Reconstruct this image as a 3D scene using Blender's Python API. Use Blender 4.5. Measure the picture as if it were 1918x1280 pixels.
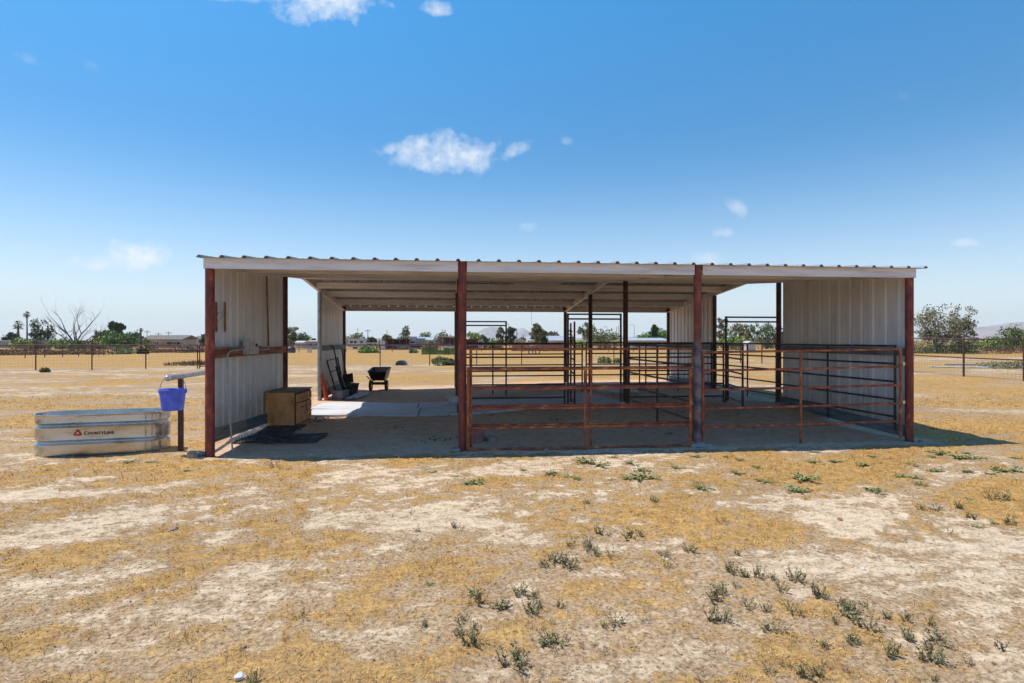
import bpy, math, random
import numpy as np
from mathutils import Vector, Matrix
R = math.radians
HAZE = 0.9e-4
scene = bpy.context.scene
for o in list(bpy.data.objects): bpy.data.objects.remove(o)
COL = scene.collection

# ------------------------------------------------------------------ camera
F = 1056.0                       # focal length in pixels of a 1918 px wide picture
CAM = Vector((3.430, -8.542, 1.67)); PSI = -0.10998
RT = Vector((math.cos(PSI), math.sin(PSI), 0)); FW = Vector((-math.sin(PSI), math.cos(PSI), 0))
cd = bpy.data.cameras.new('camera'); cam = bpy.data.objects.new('camera', cd); COL.objects.link(cam)
cam.location = CAM; cam.rotation_euler = (R(90), 0, PSI)
cd.sensor_width = 36; cd.lens = F / 1918 * 36; cd.shift_y = -3 / 1918
cd.clip_start = 0.05; cd.clip_end = 30000
scene.camera = cam

# ------------------------------------------------------------------ world, sun, exposure
SUN = Vector((-1.34, 0.42, 2.88)).normalized()
world = bpy.data.worlds.new("World"); scene.world = world; world.use_nodes = True
def build_world():
    nt = world.node_tree; nt.nodes.clear(); N = nt.nodes.new; L = nt.links.new
    def val(s, v): s.default_value = v
    out = N('ShaderNodeOutputWorld'); bg = N('ShaderNodeBackground'); L(bg.outputs[0], out.inputs[0])
    sky = N('ShaderNodeTexSky'); sky.sky_type = 'NISHITA'; sky.sun_disc = False
    sky.sun_elevation = math.asin(SUN.z); sky.sun_rotation = math.atan2(SUN.x, SUN.y)
    sky.altitude = 400; sky.air_density = 1.1; sky.dust_density = 0.3; sky.ozone_density = 2.0
    hs = N('ShaderNodeHueSaturation'); val(hs.inputs['Saturation'], SKY_SAT); val(hs.inputs['Value'], .70); val(hs.inputs['Hue'], .503)
    L(sky.outputs[0], hs.inputs['Color'])
    tc = N('ShaderNodeTexCoord')
    # turn the direction into a frame that looks across the field, then project it
    vr = N('ShaderNodeVectorRotate'); vr.rotation_type = 'Z_AXIS'; val(vr.inputs['Angle'], -PSI)
    L(tc.outputs['Generated'], vr.inputs['Vector'])
    sp = N('ShaderNodeSeparateXYZ'); L(vr.outputs[0], sp.inputs[0])
    def M(op, a, b=None, c=None, clamp=False):
        m = N('ShaderNodeMath'); m.operation = op; m.use_clamp = clamp
        for i, x in enumerate((a, b, c)):
            if x is None: continue
            if isinstance(x, (int, float)): m.inputs[i].default_value = x
            else: L(x, m.inputs[i])
        return m.outputs[0]
    yy = M('MAXIMUM', sp.outputs[1], 0.02)
    gx = M('DIVIDE', sp.outputs[0], yy); gz = M('DIVIDE', sp.outputs[2], yy)
    cb = N('ShaderNodeCombineXYZ'); L(gx, cb.inputs[0]); L(gz, cb.inputs[1])
    n1 = N('ShaderNodeTexNoise'); val(n1.inputs['Scale'], 22.0); val(n1.inputs['Detail'], 7.0); val(n1.inputs['Roughness'], .62)
    L(cb.outputs[0], n1.inputs['Vector'])
    n2 = N('ShaderNodeTexNoise'); val(n2.inputs['Scale'], 60.0); val(n2.inputs['Detail'], 6.0)
    L(cb.outputs[0], n2.inputs['Vector'])
    total = None
    # centre x, y, half width, half height (in 1918 px units), density
    for (px, py, rx, ry, dn, tilt) in [(615, 5, 105, 60, 1.0, .0), (490, -8, 130, 20, .5, 0), (812, 16, 34, 20, .8, .1), (832, 294, 122, 48, 1.0, .05),
                                 (968, 279, 28, 20, .75, -.3), (1063, 264, 12, 12, .4, 0), (1382, 390, 26, 22, .55, .3),
                                 (1356, 437, 22, 12, .5, 0), (258, 482, 70, 36, 1.0, 0), (185, 492, 66, 20, .7, 0),
                                 (992, 426, 20, 12, .35, 0), (1812, 456, 32, 10, .4, 0), (1335, 486, 42, 17, .4, 0),
                                 (172, 124, 18, 13, .16, .3), (48, 110, 30, 13, .14, .3), (1690, 180, 20, 12, .10, 0)]:
        cx, cz = (px - 959) / F, (637 - py) / F
        dx = M('SUBTRACT', gx, cx); dz = M('SUBTRACT', gz, cz)
        dz = M('ADD', dz, M('MULTIPLY', dx, tilt))
        # flat-bottomed: the lower half falls off faster
        dzl = M('MULTIPLY', M('MINIMUM', dz, 0.0), 1.3); dzu = M('MAXIMUM', dz, 0.0)
        e = M('ADD', M('POWER', M('ABSOLUTE', M('MULTIPLY', dx, F / rx)), 2.0),
              M('POWER', M('ABSOLUTE', M('MULTIPLY', M('ADD', dzl, dzu), F / ry)), 2.0))
        nz = M('ADD', M('MULTIPLY', M('SUBTRACT', n1.outputs[0], .5), 3.0), M('MULTIPLY', M('SUBTRACT', n2.outputs[0], .5), 1.3))
        v = M('MULTIPLY_ADD', M('SUBTRACT', 1.0, M('ADD', e, nz)), 0.62, 0.0, clamp=True)
        v = M('MULTIPLY', M('POWER', v, 1.15), dn)
        total = v if total is None else M('MAXIMUM', total, v)
    front = M('GREATER_THAN', sp.outputs[1], 0.05)
    total = M('MULTIPLY', M('MULTIPLY', total, front), .93)
    mx = N('ShaderNodeMix'); mx.data_type = 'RGBA'
    # the pale dust layer that whitens the lowest sky
    el = M('MAXIMUM', sp.outputs[2], 0.0)
    hz_ = M('EXPONENT', M('MULTIPLY', M('POWER', M('MULTIPLY', el, 5.2), 1.35), -1.0))
    hm = N('ShaderNodeMix'); hm.data_type = 'RGBA'; L(M('MULTIPLY', hz_, .93), hm.inputs['Factor']); L(hs.outputs[0], hm.inputs['A']); val(hm.inputs['B'], HORIZON)
    rp = N('ShaderNodeValToRGB'); L(el, rp.inputs[0]); cr = rp.color_ramp; cr.interpolation = 'B_SPLINE'
    st = [(0, (.85, .82, .81)), (.07, (.80, .78, .80)), (.15, (.66, .68, .71)), (.22, (.58, .65, .655)), (.29, (.46, .61, .63)), (.36, (.51, .69, .655)), (.45, (.70, .83, .735)), (.55, (.97, 1.0, .81)), (.75, (1.0, 1.0, .95))]
    while len(cr.elements) < len(st): cr.elements.new(.5)
    for e_, (p_, c_) in zip(cr.elements, st): e_.position = p_; e_.color = (*c_, 1)
    tm = N('ShaderNodeMix'); tm.data_type = 'RGBA'; tm.blend_type = 'MULTIPLY'; val(tm.inputs['Factor'], 1.0); L(hm.outputs['Result'], tm.inputs['A']); L(rp.outputs[0], tm.inputs['B'])
    L(total, mx.inputs['Factor']); L(tm.outputs['Result'], mx.inputs['A'])
    val(mx.inputs['B'], CLOUD)
    L(mx.outputs['Result'], bg.inputs[0]); bg.inputs[1].default_value = SKY_STR
HORIZON = (2.5, 2.95, 3.2, 1); SKY_STR = 0.15; SKY_SAT = 1.42; CLOUD = (2.85, 2.95, 3.05, 1)
build_world()
ld = bpy.data.lights.new('sun', 'SUN'); ld.energy = 2.25; ld.angle = R(.53); ld.color = (1, .955, .88)
sun = bpy.data.objects.new('sun', ld); COL.objects.link(sun)
sun.rotation_euler = (-SUN).to_track_quat('-Z', 'Y').to_euler(); sun.location = (0, 0, 30)
vs = scene.view_settings; vs.view_transform = 'Standard'; vs.look = 'None'; vs.exposure = 1.2; vs.gamma = 1

# ------------------------------------------------------------------ where things are
def W(px, z, h=0.0):              # a point at picture column px, z metres ahead, height h
    p = CAM + RT * ((px - 959) * z / F) + FW * z
    return Vector((p.x, p.y, h))
def HT(py, z): return 1.67 - (py - 637) * z / F
def GP(px, py, h=0.0):            # the ground point seen at a pixel
    return W(px, (1.67 - h) * F / (py - 637), h)
def VL(px, u):                    # where column px crosses the line x = u
    t = (px - 959) / F; c, s = math.cos(PSI), math.sin(PSI); dX = u - CAM.x
    D = (c * dX + t * s * dX) / (t * c - s)
    return D + CAM.y
def UL(px, v):                    # where column px crosses the line y = v
    t = (px - 959) / F; c, s = math.cos(PSI), math.sin(PSI); dY = v - CAM.y
    return (t * c * dY - s * dY) / (c + t * s) + CAM.x

# ------------------------------------------------------------------ numpy noise
_rs = np.random.RandomState(7); _T = _rs.rand(256, 256)
def vnoise(x, y):
    xi = np.floor(x).astype(int); yi = np.floor(y).astype(int); fx = x - xi; fy = y - yi
    fx = fx * fx * fx * (fx * (fx * 6 - 15) + 10); fy = fy * fy * fy * (fy * (fy * 6 - 15) + 10)
    a = _T[xi & 255, yi & 255]; b = _T[(xi + 1) & 255, yi & 255]; c = _T[xi & 255, (yi + 1) & 255]; d = _T[(xi + 1) & 255, (yi + 1) & 255]
    return (a * (1 - fx) + b * fx) * (1 - fy) + (c * (1 - fx) + d * fx) * fy
def fbm(x, y, oct=5, g=.5):
    s = 0; a = 1; t = 0
    for i in range(oct):
        ca, sa = math.cos(i * 1.1 + .3), math.sin(i * 1.1 + .3)
        s = s + a * vnoise(x * ca - y * sa + 17.3 * i, x * sa + y * ca + 41.7 * i); t += a; a *= g; x = x * 2.03; y = y * 2.03
    return s / t
def sst(a, b, x): t = np.clip((x - a) / (b - a), 0, 1); return t * t * (3 - 2 * t)
def camz(x, y): return (x - CAM.x) * FW.x + (y - CAM.y) * FW.y
def gh_np(x, y):
    h = .17 * sst(3.0, 7.0, x) * sst(1.2, 3.6, y) * (1 - sst(18, 30, y)) * (1 - sst(12, 16, x)) + .05 * sst(1, 3, y) * (1 - sst(20, 30, y))
    h = h + .10 * sst(10, 20, y) * (1 - sst(22, 32, y))
    r = np.hypot(x - CAM.x, y - CAM.y)
    h = h - 1.0 * sst(50, 170, r)
    h = h + (fbm(x * .35, y * .35, 4) - .5) * .07 * (1 - .6 * sst(-1.5, -.3, y) * (1 - sst(.5, 2, y)))
    tr = sst(3, 6, np.abs(r)) * (1 - sst(30, 60, r))
    h = h + (fbm(x * 1.1 + 5, y * 3.4 + .8 * np.sin(x * .25), 4) - .5) * .045
    return h
def gh(x, y): return float(gh_np(np.array([x]), np.array([y]))[0])

BLOBS = []   # grass bias: px, py, half width px, half height px, amount
for b in [(60, 918, 85, 15, -.5), (640, 868, 120, 9, -.35), (300, 892, 190, 30, .33), (100, 948, 120, 18, .3), (250, 965, 120, 12, -.15), (120, 1030, 130, 22, .38),
          (430, 1010, 200, 22, -.18), (60, 1115, 150, 36, -.55), (250, 1060, 110, 16, -.25), (300, 1105, 70, 20, .2), (330, 1080, 60, 12, .25), (560, 1075, 60, 22, .3), (520, 1052, 60, 12, -.35),
          (175, 1180, 80, 20, .33), (270, 1200, 50, 14, -.3), (480, 1150, 90, 22, -.2), (570, 1205, 90, 32, .33), (500, 1210, 22, 16, -.35), (60, 1250, 130, 25, -.2), (790, 972, 70, 24, -.5), (700, 935, 90, 20, .33), (830, 1010, 60, 28, .3),
          (700, 1140, 90, 30, .22), (1000, 870, 220, 12, -.28), (950, 1015, 130, 28, -.22), (1190, 930, 130, 14, .12), (1230, 960, 60, 12, .12), (1370, 942, 120, 26, -.45), (1640, 965, 110, 14, -.42),
          (1780, 905, 220, 42, .34), (1500, 865, 260, 14, .26), (1150, 872, 90, 14, .3), (1340, 905, 60, 12, .25), (1850, 950, 90, 22, .22), (1840, 1025, 100, 16, -.35), (1500, 1050, 160, 16, -.35), (1480, 1130, 150, 36, .32),
          (1350, 1080, 90, 22, .3), (1540, 1180, 150, 40, .3), (1580, 1120, 40, 10, -.2), (1700, 1090, 140, 40, -.12), (1800, 1075, 90, 14, .15), (1000, 1255, 110, 20, -.5), (1110, 1260, 60, 14, -.4), (930, 1145, 80, 12, -.35),
          (1190, 1230, 80, 28, .33), (1290, 1250, 90, 22, -.2), (1400, 1230, 120, 26, .05), (700, 1205, 30, 28, -.4), (660, 1215, 40, 20, .2), (990, 1105, 90, 22, .18), (880, 1120, 80, 22, .1), (1110, 1180, 140, 24, -.1),
          (120, 865, 180, 10, -.1), (360, 830, 90, 16, .25), (1430, 1200, 90, 20, .1), (470, 900, 120, 20, .15), (560, 930, 110, 16, .2), (620, 990, 90, 12, .2), (780, 880, 80, 12, .12), (1800, 1200, 140, 60, .02)]:
    px, py, rx, ry, am = b; c = GP(px, py); z = 1.67 * F / (py - 637)
    BLOBS.append((c.x, c.y, rx * z / F, ry * z * z / (F * 1.67), am))
def grass_np(x, y):
    """dry grass cover 0..1 and pale (washed, bare) dirt 0..1"""
    r = np.hypot(x - CAM.x, y - CAM.y)
    # streaks left by water and hooves run roughly from lower left to upper right
    ca, sa = math.cos(.42), math.sin(.42)
    xs, ys = x * ca + y * sa, -x * sa + y * ca
    wx = (fbm(x * .9 + 3, y * .9, 3) - .5) * 1.1
    n = fbm(xs * .75 + wx + 11, ys * 1.7 + wx + 4, 5, .58)
    n2 = fbm(x * 3.4 + 60, y * 5.2 + 9, 4, .6)
    n3 = fbm(x * 14 + 7, y * 17 + 2, 3, .6)
    m = .41 + (n - .5) * 1.9 + (n2 - .5) * 1.15 + (n3 - .5) * .95
    wob = (fbm(x * 1.4, y * 1.4 + 30, 3) - .5)
    for (bx, by, rx, ry, am) in BLOBS:
        d = ((x - bx + wob * rx) / rx) ** 2 + ((y - by + wob * ry) / ry) ** 2
        m = m + am * 1.0 * np.exp(-d * .7)
    far = sst(9, 13, r)
    # the yard behind and beside the shelter: graded dirt with thin grass
    yard = (fbm(x * .22 + 40, y * .55 + 7, 5, .6) - .5) * 2.4 + (fbm(x * 1.3, y * 2.6 + 70, 3) - .5) * .6
    base = np.where(x < 0, .36, .50)
    stk = fbm(x * .45 + 2 * np.sin(y * .2), y * 4.2 + .9 * np.sin(x * .35), 4, .6)
    mf = base + yard * .8 + sst(.54, .66, stk) * .55 - sst(.50, .36, stk) * .0
    # golden meadow beyond the road; pale dirt road before it
    line = y - .26 * x                       # runs parallel to the back fence
    road = np.exp(-((line - 26.5 - 2.0 * np.sin(x * .09)) / 2.6) ** 2)
    mead = sst(29, 34, line + 3 * (fbm(x * .08, y * .08, 2) - .5))
    mf = mf - road * .55 + mead * (.75 + (fbm(x * .1, y * .25 + 3, 3) - .5) * .9)
    m = m * (1 - far) + mf * far
    # worn earth under the roof
    ins = sst(-.5, .1, x) * (1 - sst(10.9, 11.6, x)) * sst(-.4, .0, y) * (1 - sst(10, 12, y))
    m = m - ins * .75
    g = sst(.28, .74, m); pale = 1 - sst(.02, .46, m)
    # tracks
    trk = fbm(x * .5 + 9, y * 5.0 + 3 * np.sin(x * .12), 4, .6)
    pale = np.clip(pale * (.65 + .7 * trk) * (1 - far * .28) * (1 - .4 * (1 - sst(3.2, 6, r))), 0, 1)
    g = np.clip(g * (1 - .22 * (1 - sst(3.2, 6, r))), 0, 1) + .45 * far * mead
    return g, pale, ins

# ------------------------------------------------------------------ materials
MATS = {}
def newmat(name):
    m = bpy.data.materials.new(name); m.use_nodes = True; nt = m.node_tree
    return m, nt, nt.nodes['Principled BSDF']
def ramp(nt, fac, stops):
    r = nt.nodes.new('ShaderNodeValToRGB'); cr = r.color_ramp
    while len(cr.elements) < len(stops): cr.elements.new(.5)
    for e, (p, c) in zip(cr.elements, stops): e.position = p; e.color = (*c, 1)
    nt.links.new(fac, r.inputs[0]); return r.outputs[0]
def mat(name, stops, scale=6, rough=.7, metal=0, bump=.0, bscale=None, stretch=(1, 1, 1), detail=5, island=0, spec=None, rrange=0, coords='Object'):
    """procedural colour between a few stops, driven by noise"""
    if name in MATS: return MATS[name]
    m, nt, b = newmat(name); N = nt.nodes.new; L = nt.links.new
    tc = N('ShaderNodeTexCoord'); mp = N('ShaderNodeMapping'); mp.inputs['Scale'].default_value = stretch
    L(tc.outputs[coords], mp.inputs[0])
    n = N('ShaderNodeTexNoise'); n.inputs['Scale'].default_value = scale; n.inputs['Detail'].default_value = detail; n.inputs['Roughness'].default_value = .62
    L(mp.outputs[0], n.inputs['Vector'])
    fac = n.outputs[0]
    if island:
        g = N('ShaderNodeNewGeometry'); mm = N('ShaderNodeMath'); mm.operation = 'MULTIPLY_ADD'
        L(g.outputs['Random Per Island'], mm.inputs[0]); mm.inputs[1].default_value = island
        s = N('ShaderNodeMath'); s.operation = 'SUBTRACT'; L(fac, s.inputs[0]); s.inputs[1].default_value = island / 2
        L(s.outputs[0], mm.inputs[2]); fac = mm.outputs[0]
    L(ramp(nt, fac, stops), b.inputs['Base Color'])
    b.inputs['Roughness'].default_value = rough; b.inputs['Metallic'].default_value = metal
    if rrange:
        rr = N('ShaderNodeMapRange'); L(n.outputs[0], rr.inputs[0]); rr.inputs['To Min'].default_value = rough - rrange; rr.inputs['To Max'].default_value = rough + rrange
        rr.inputs['From Min'].default_value = .3; rr.inputs['From Max'].default_value = .7
        L(rr.outputs[0], b.inputs['Roughness'])
    if spec is not None: b.inputs['Specular IOR Level'].default_value = spec
    if bump:
        bn = N('ShaderNodeTexNoise'); bn.inputs['Scale'].default_value = bscale or scale * 3; bn.inputs['Detail'].default_value = 4
        L(mp.outputs[0], bn.inputs['Vector'])
        bp = N('ShaderNodeBump'); bp.inputs['Strength'].default_value = bump; bp.inputs['Distance'].default_value = .01
        L(bn.outputs[0], bp.inputs['Height']); L(bp.outputs[0], b.inputs['Normal'])
    MATS[name] = m; return m

RUST = mat('rusted_red_pipe', [(.30, (.07, .014, .012)), (.46, (.165, .028, .021)), (.58, (.24, .045, .024)), (.70, (.46, .16, .045))], scale=9, rough=.62, bump=.25, bscale=60, stretch=(1, 1, .45), rrange=.12)
GATE = mat('rusted_gate_pipe', [(.32, (.12, .025, .014)), (.46, (.27, .055, .022)), (.58, (.42, .115, .032)), (.72, (.62, .28, .10))], scale=7, rough=.55, bump=.2, bscale=60, rrange=.12)
DARK = mat('dark_weathered_pipe', [(.35, (.022, .018, .022)), (.52, (.055, .038, .038)), (.66, (.17, .065, .035))], scale=5, rough=.5, bump=.15, bscale=50)
POST2 = mat('dark_red_post', [(.33, (.035, .012, .012)), (.52, (.075, .022, .016)), (.7, (.17, .06, .03))], scale=6, rough=.6, bump=.2, bscale=60)
MEMB = mat('primed_steel_channel', [(.3, (.56, .49, .46)), (.48, (.71, .66, .65)), (.62, (.79, .74, .73)), (.8, (.54, .36, .26))], scale=3.2, rough=.6, stretch=(.4, 1, 4), bump=.06, rrange=.08)
SHEET = mat('painted_sheet_metal', [(.3, (.60, .575, .56)), (.5, (.71, .685, .67)), (.7, (.77, .745, .73))], scale=2.2, rough=.52, stretch=(1, 1, .3), bump=.05, bscale=10)
DECK = mat('galvanised_roof_sheet', [(.3, (.20, .20, .215)), (.5, (.27, .27, .285)), (.7, (.33, .325, .335))], scale=3, rough=.5, metal=.15, stretch=(1, .3, 1), bump=.04)
BOARD = mat('weathered_board', [(.3, (.12, .10, .085)), (.5, (.24, .205, .17)), (.7, (.34, .28, .22))], scale=7, rough=.85, stretch=(1, .25, 3), bump=.3)
BOARD_B = mat('blue_grey_board', [(.3, (.07, .09, .10)), (.5, (.14, .165, .18)), (.7, (.22, .24, .25))], scale=6, rough=.8, stretch=(1, .3, 2), bump=.2)
WOODR = mat('reddish_timber', [(.3, (.16, .045, .02)), (.5, (.28, .10, .045)), (.7, (.42, .24, .12))], scale=7, rough=.8, stretch=(1, .25, 3), bump=.2)
GALV = mat('galvanised_steel', [(.30, (.20, .195, .19)), (.38, (.42, .41, .39)), (.5, (.52, .51, .485)), (.68, (.60, .585, .56))], scale=6, rough=.27, metal=.9, stretch=(.5, 1, 1.6), bump=.05, bscale=18, rrange=.12)
GALVD = mat('dull_galvanised_pipe', [(.3, (.16, .165, .17)), (.5, (.28, .285, .29)), (.7, (.38, .37, .36))], scale=9, rough=.45, metal=.5, bump=.1)
CONDUIT = mat('grey_conduit', [(.3, (.36, .35, .33)), (.7, (.52, .50, .47))], scale=8, rough=.5, metal=.2)
BLUE = mat('blue_plastic', [(.3, (.05, .085, .50)), (.55, (.07, .13, .70)), (.68, (.13, .19, .72)), (.8, (.28, .30, .55))], scale=9, rough=.5, spec=.5)
RUBBER = mat('black_rubber', [(.35, (.015, .015, .018)), (.52, (.05, .05, .058)), (.66, (.16, .14, .12))], scale=6, rough=.8, bump=.3)
MATG = mat('dusty_grey_stall_mat', [(.28, (.34, .33, .34)), (.42, (.52, .51, .51)), (.58, (.62, .605, .60)), (.68, (.46, .34, .23))], scale=1.6, rough=.9, stretch=(.5, 2.2, 1), bump=.2, bscale=30, detail=7)
PLY = mat('weathered_cabinet_wood', [(.3, (.30, .13, .05)), (.45, (.66, .28, .095)), (.6, (.76, .38, .15)), (.75, (.42, .16, .05))], scale=4.5, rough=.75, stretch=(1, 1, .6), bump=.2, bscale=30)
PLYD = mat('cabinet_recess', [(.3, (.05, .02, .012)), (.7, (.12, .055, .03))], scale=6, rough=.8)
PLYT = mat('cabinet_worktop', [(.3, (.12, .085, .065)), (.55, (.24, .18, .14)), (.72, (.36, .29, .23))], scale=5, rough=.85, bump=.3)
ROCK = mat('grey_rock', [(.3, (.17, .13, .10)), (.6, (.34, .27, .21)), (.75, (.46, .38, .30))], scale=5, rough=.95, bump=.6)
ROCKW = mat('white_stone', [(.3, (.45, .42, .39)), (.6, (.66, .63, .60))], scale=9, rough=.9, bump=.5)
BRICK = mat('red_brick', [(.3, (.20, .09, .075)), (.6, (.36, .17, .14))], scale=12, rough=.9, bump=.4)
CONC = mat('concrete', [(.3, (.26, .22, .19)), (.6, (.42, .37, .32))], scale=8, rough=.95, bump=.5)
BLACKP = mat('black_plastic', [(.3, (.012, .012, .014)), (.7, (.035, .033, .035))], scale=8, rough=.45)
BLACKM = mat('black_metal', [(.3, (.010, .010, .012)), (.62, (.03, .025, .025)), (.75, (.12, .045, .02))], scale=9, rough=.5)
ORANGE = mat('red_orange_paint', [(.3, (.62, .05, .015)), (.6, (.85, .10, .03))], scale=8, rough=.5)
REDP = mat('faded_red_plastic', [(.3, (.58, .09, .07)), (.6, (.75, .18, .14))], scale=6, rough=.5)
YEL = mat('yellow_handle', [(.3, (.50, .36, .03)), (.6, (.62, .48, .06))], scale=8, rough=.6)
PVC = mat('grey_plastic_pipe', [(.3, (.36, .34, .33)), (.7, (.52, .50, .48))], scale=5, rough=.55)
GCRATE = mat('grey_crate_plastic', [(.3, (.13, .14, .15)), (.7, (.24, .25, .26))], scale=5, rough=.6)
WHITE = mat('white_paint', [(.3, (.40, .39, .375)), (.7, (.54, .53, .51))], scale=4, rough=.6)
TUBW = mat('white_feeder_plastic', [(.3, (.50, .50, .49)), (.7, (.66, .66, .66))], scale=5, rough=.5)
BARK = mat('tree_bark', [(.3, (.055, .038, .027)), (.7, (.15, .105, .075))], scale=8, rough=.95)
BAREB = mat('grey_dead_wood', [(.3, (.075, .055, .045)), (.7, (.16, .12, .10))], scale=8, rough=.95)
STRAW = mat('dry_straw_grass', [(.12, (.14, .062, .014)), (.40, (.37, .18, .032)), (.64, (.52, .295, .065)), (.85, (.62, .44, .18)), (.95, (.66, .52, .28))], scale=1.5, rough=.85, island=.75)
LITTER = mat('straw_litter', [(.2, (.13, .085, .05)), (.5, (.36, .26, .15)), (.8, (.60, .48, .31))], scale=3, rough=.9, island=.9)
PEB = mat('pebbles', [(.2, (.15, .10, .07)), (.5, (.32, .23, .16)), (.85, (.46, .36, .26))], scale=3, rough=.95, island=.9)
def leafmat(name, a, b, c):
    m = mat(name, [(.2, a), (.5, b), (.82, c)], scale=.9, rough=.75, island=.7, spec=.2)
    bs = m.node_tree.nodes['Principled BSDF']; bs.inputs['Subsurface Weight'].default_value = 0
    return m
def dirty(m, zlo, zhi, col, amt=.8):
    # mud splashed up from the ground, ragged at its top edge, and faint runs of rust
    nt = m.node_tree; b = nt.nodes['Principled BSDF']; N = nt.nodes.new; L = nt.links.new; src = b.inputs['Base Color'].links[0].from_socket
    g = N('ShaderNodeNewGeometry'); sp = N('ShaderNodeSeparateXYZ'); L(g.outputs['Position'], sp.inputs[0])
    n = N('ShaderNodeTexNoise'); n.inputs['Scale'].default_value = 5; n.inputs['Detail'].default_value = 7; n.inputs['Roughness'].default_value = .7; L(g.outputs['Position'], n.inputs['Vector'])
    a = N('ShaderNodeMath'); a.operation = 'MULTIPLY_ADD'; L(n.outputs[0], a.inputs[0]); a.inputs[1].default_value = -1.3; L(sp.outputs[2], a.inputs[2])
    r = N('ShaderNodeMapRange'); L(a.outputs[0], r.inputs[0]); r.inputs['From Min'].default_value = zlo - .65; r.inputs['From Max'].default_value = zhi - .65; r.inputs['To Min'].default_value = amt; r.inputs['To Max'].default_value = 0
    x = N('ShaderNodeMix'); x.data_type = 'RGBA'; L(r.outputs[0], x.inputs['Factor']); L(src, x.inputs['A']); x.inputs['B'].default_value = (*col, 1)
    mp = N('ShaderNodeMapping'); mp.inputs['Scale'].default_value = (14, 14, .7); L(g.outputs['Position'], mp.inputs[0]); n2 = N('ShaderNodeTexNoise'); n2.inputs['Scale'].default_value = 1; n2.inputs['Detail'].default_value = 4; L(mp.outputs[0], n2.inputs['Vector'])
    r2 = N('ShaderNodeMapRange'); L(n2.outputs[0], r2.inputs[0]); r2.inputs['From Min'].default_value = .62; r2.inputs['From Max'].default_value = .78; r2.inputs['To Max'].default_value = .5
    y = N('ShaderNodeMix'); y.data_type = 'RGBA'; L(r2.outputs[0], y.inputs['Factor']); L(x.outputs['Result'], y.inputs['A']); y.inputs['B'].default_value = (.30, .17, .10, 1); L(y.outputs['Result'], b.inputs['Base Color'])
dirty(SHEET, .1, .9, (.36, .27, .19))
L_GREEN = leafmat('bright_green_leaves', (0.042, 0.083, 0.015), (0.128, 0.225, 0.038), (0.285, 0.405, 0.09))
L_MID = leafmat('mid_green_leaves', (0.032, 0.061, 0.018), (0.096, 0.149, 0.038), (0.21, 0.263, 0.088))
L_DARK = leafmat('dark_green_leaves', (0.018, 0.032, 0.014), (0.056, 0.079, 0.032), (0.149, 0.166, 0.07))
L_OLIVE = leafmat('olive_leaves', (0.053, 0.06, 0.021), (0.165, 0.173, 0.068), (0.33, 0.315, 0.15))
L_GREY = leafmat('grey_green_leaves', (.08, .075, .04), (.235, .215, .12), (.42, .38, .25))
L_YEL = leafmat('yellow_green_leaves', (0.075, 0.105, 0.018), (0.255, 0.3, 0.06), (0.48, 0.495, 0.15))
L_BRUSH = leafmat('brown_brush', (.06, .028, .014), (.16, .08, .04), (.28, .16, .09))
L_WEED = leafmat('grey_green_weed', (.15, .105, .045), (.26, .235, .105), (.37, .35, .18))
L_WEEDG = leafmat('green_weed_mat', (.09, .11, .035), (.20, .235, .08), (.32, .34, .14))
L_DRY = leafmat('dry_weed', (.10, .06, .025), (.26, .17, .08), (.42, .31, .17))

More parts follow.
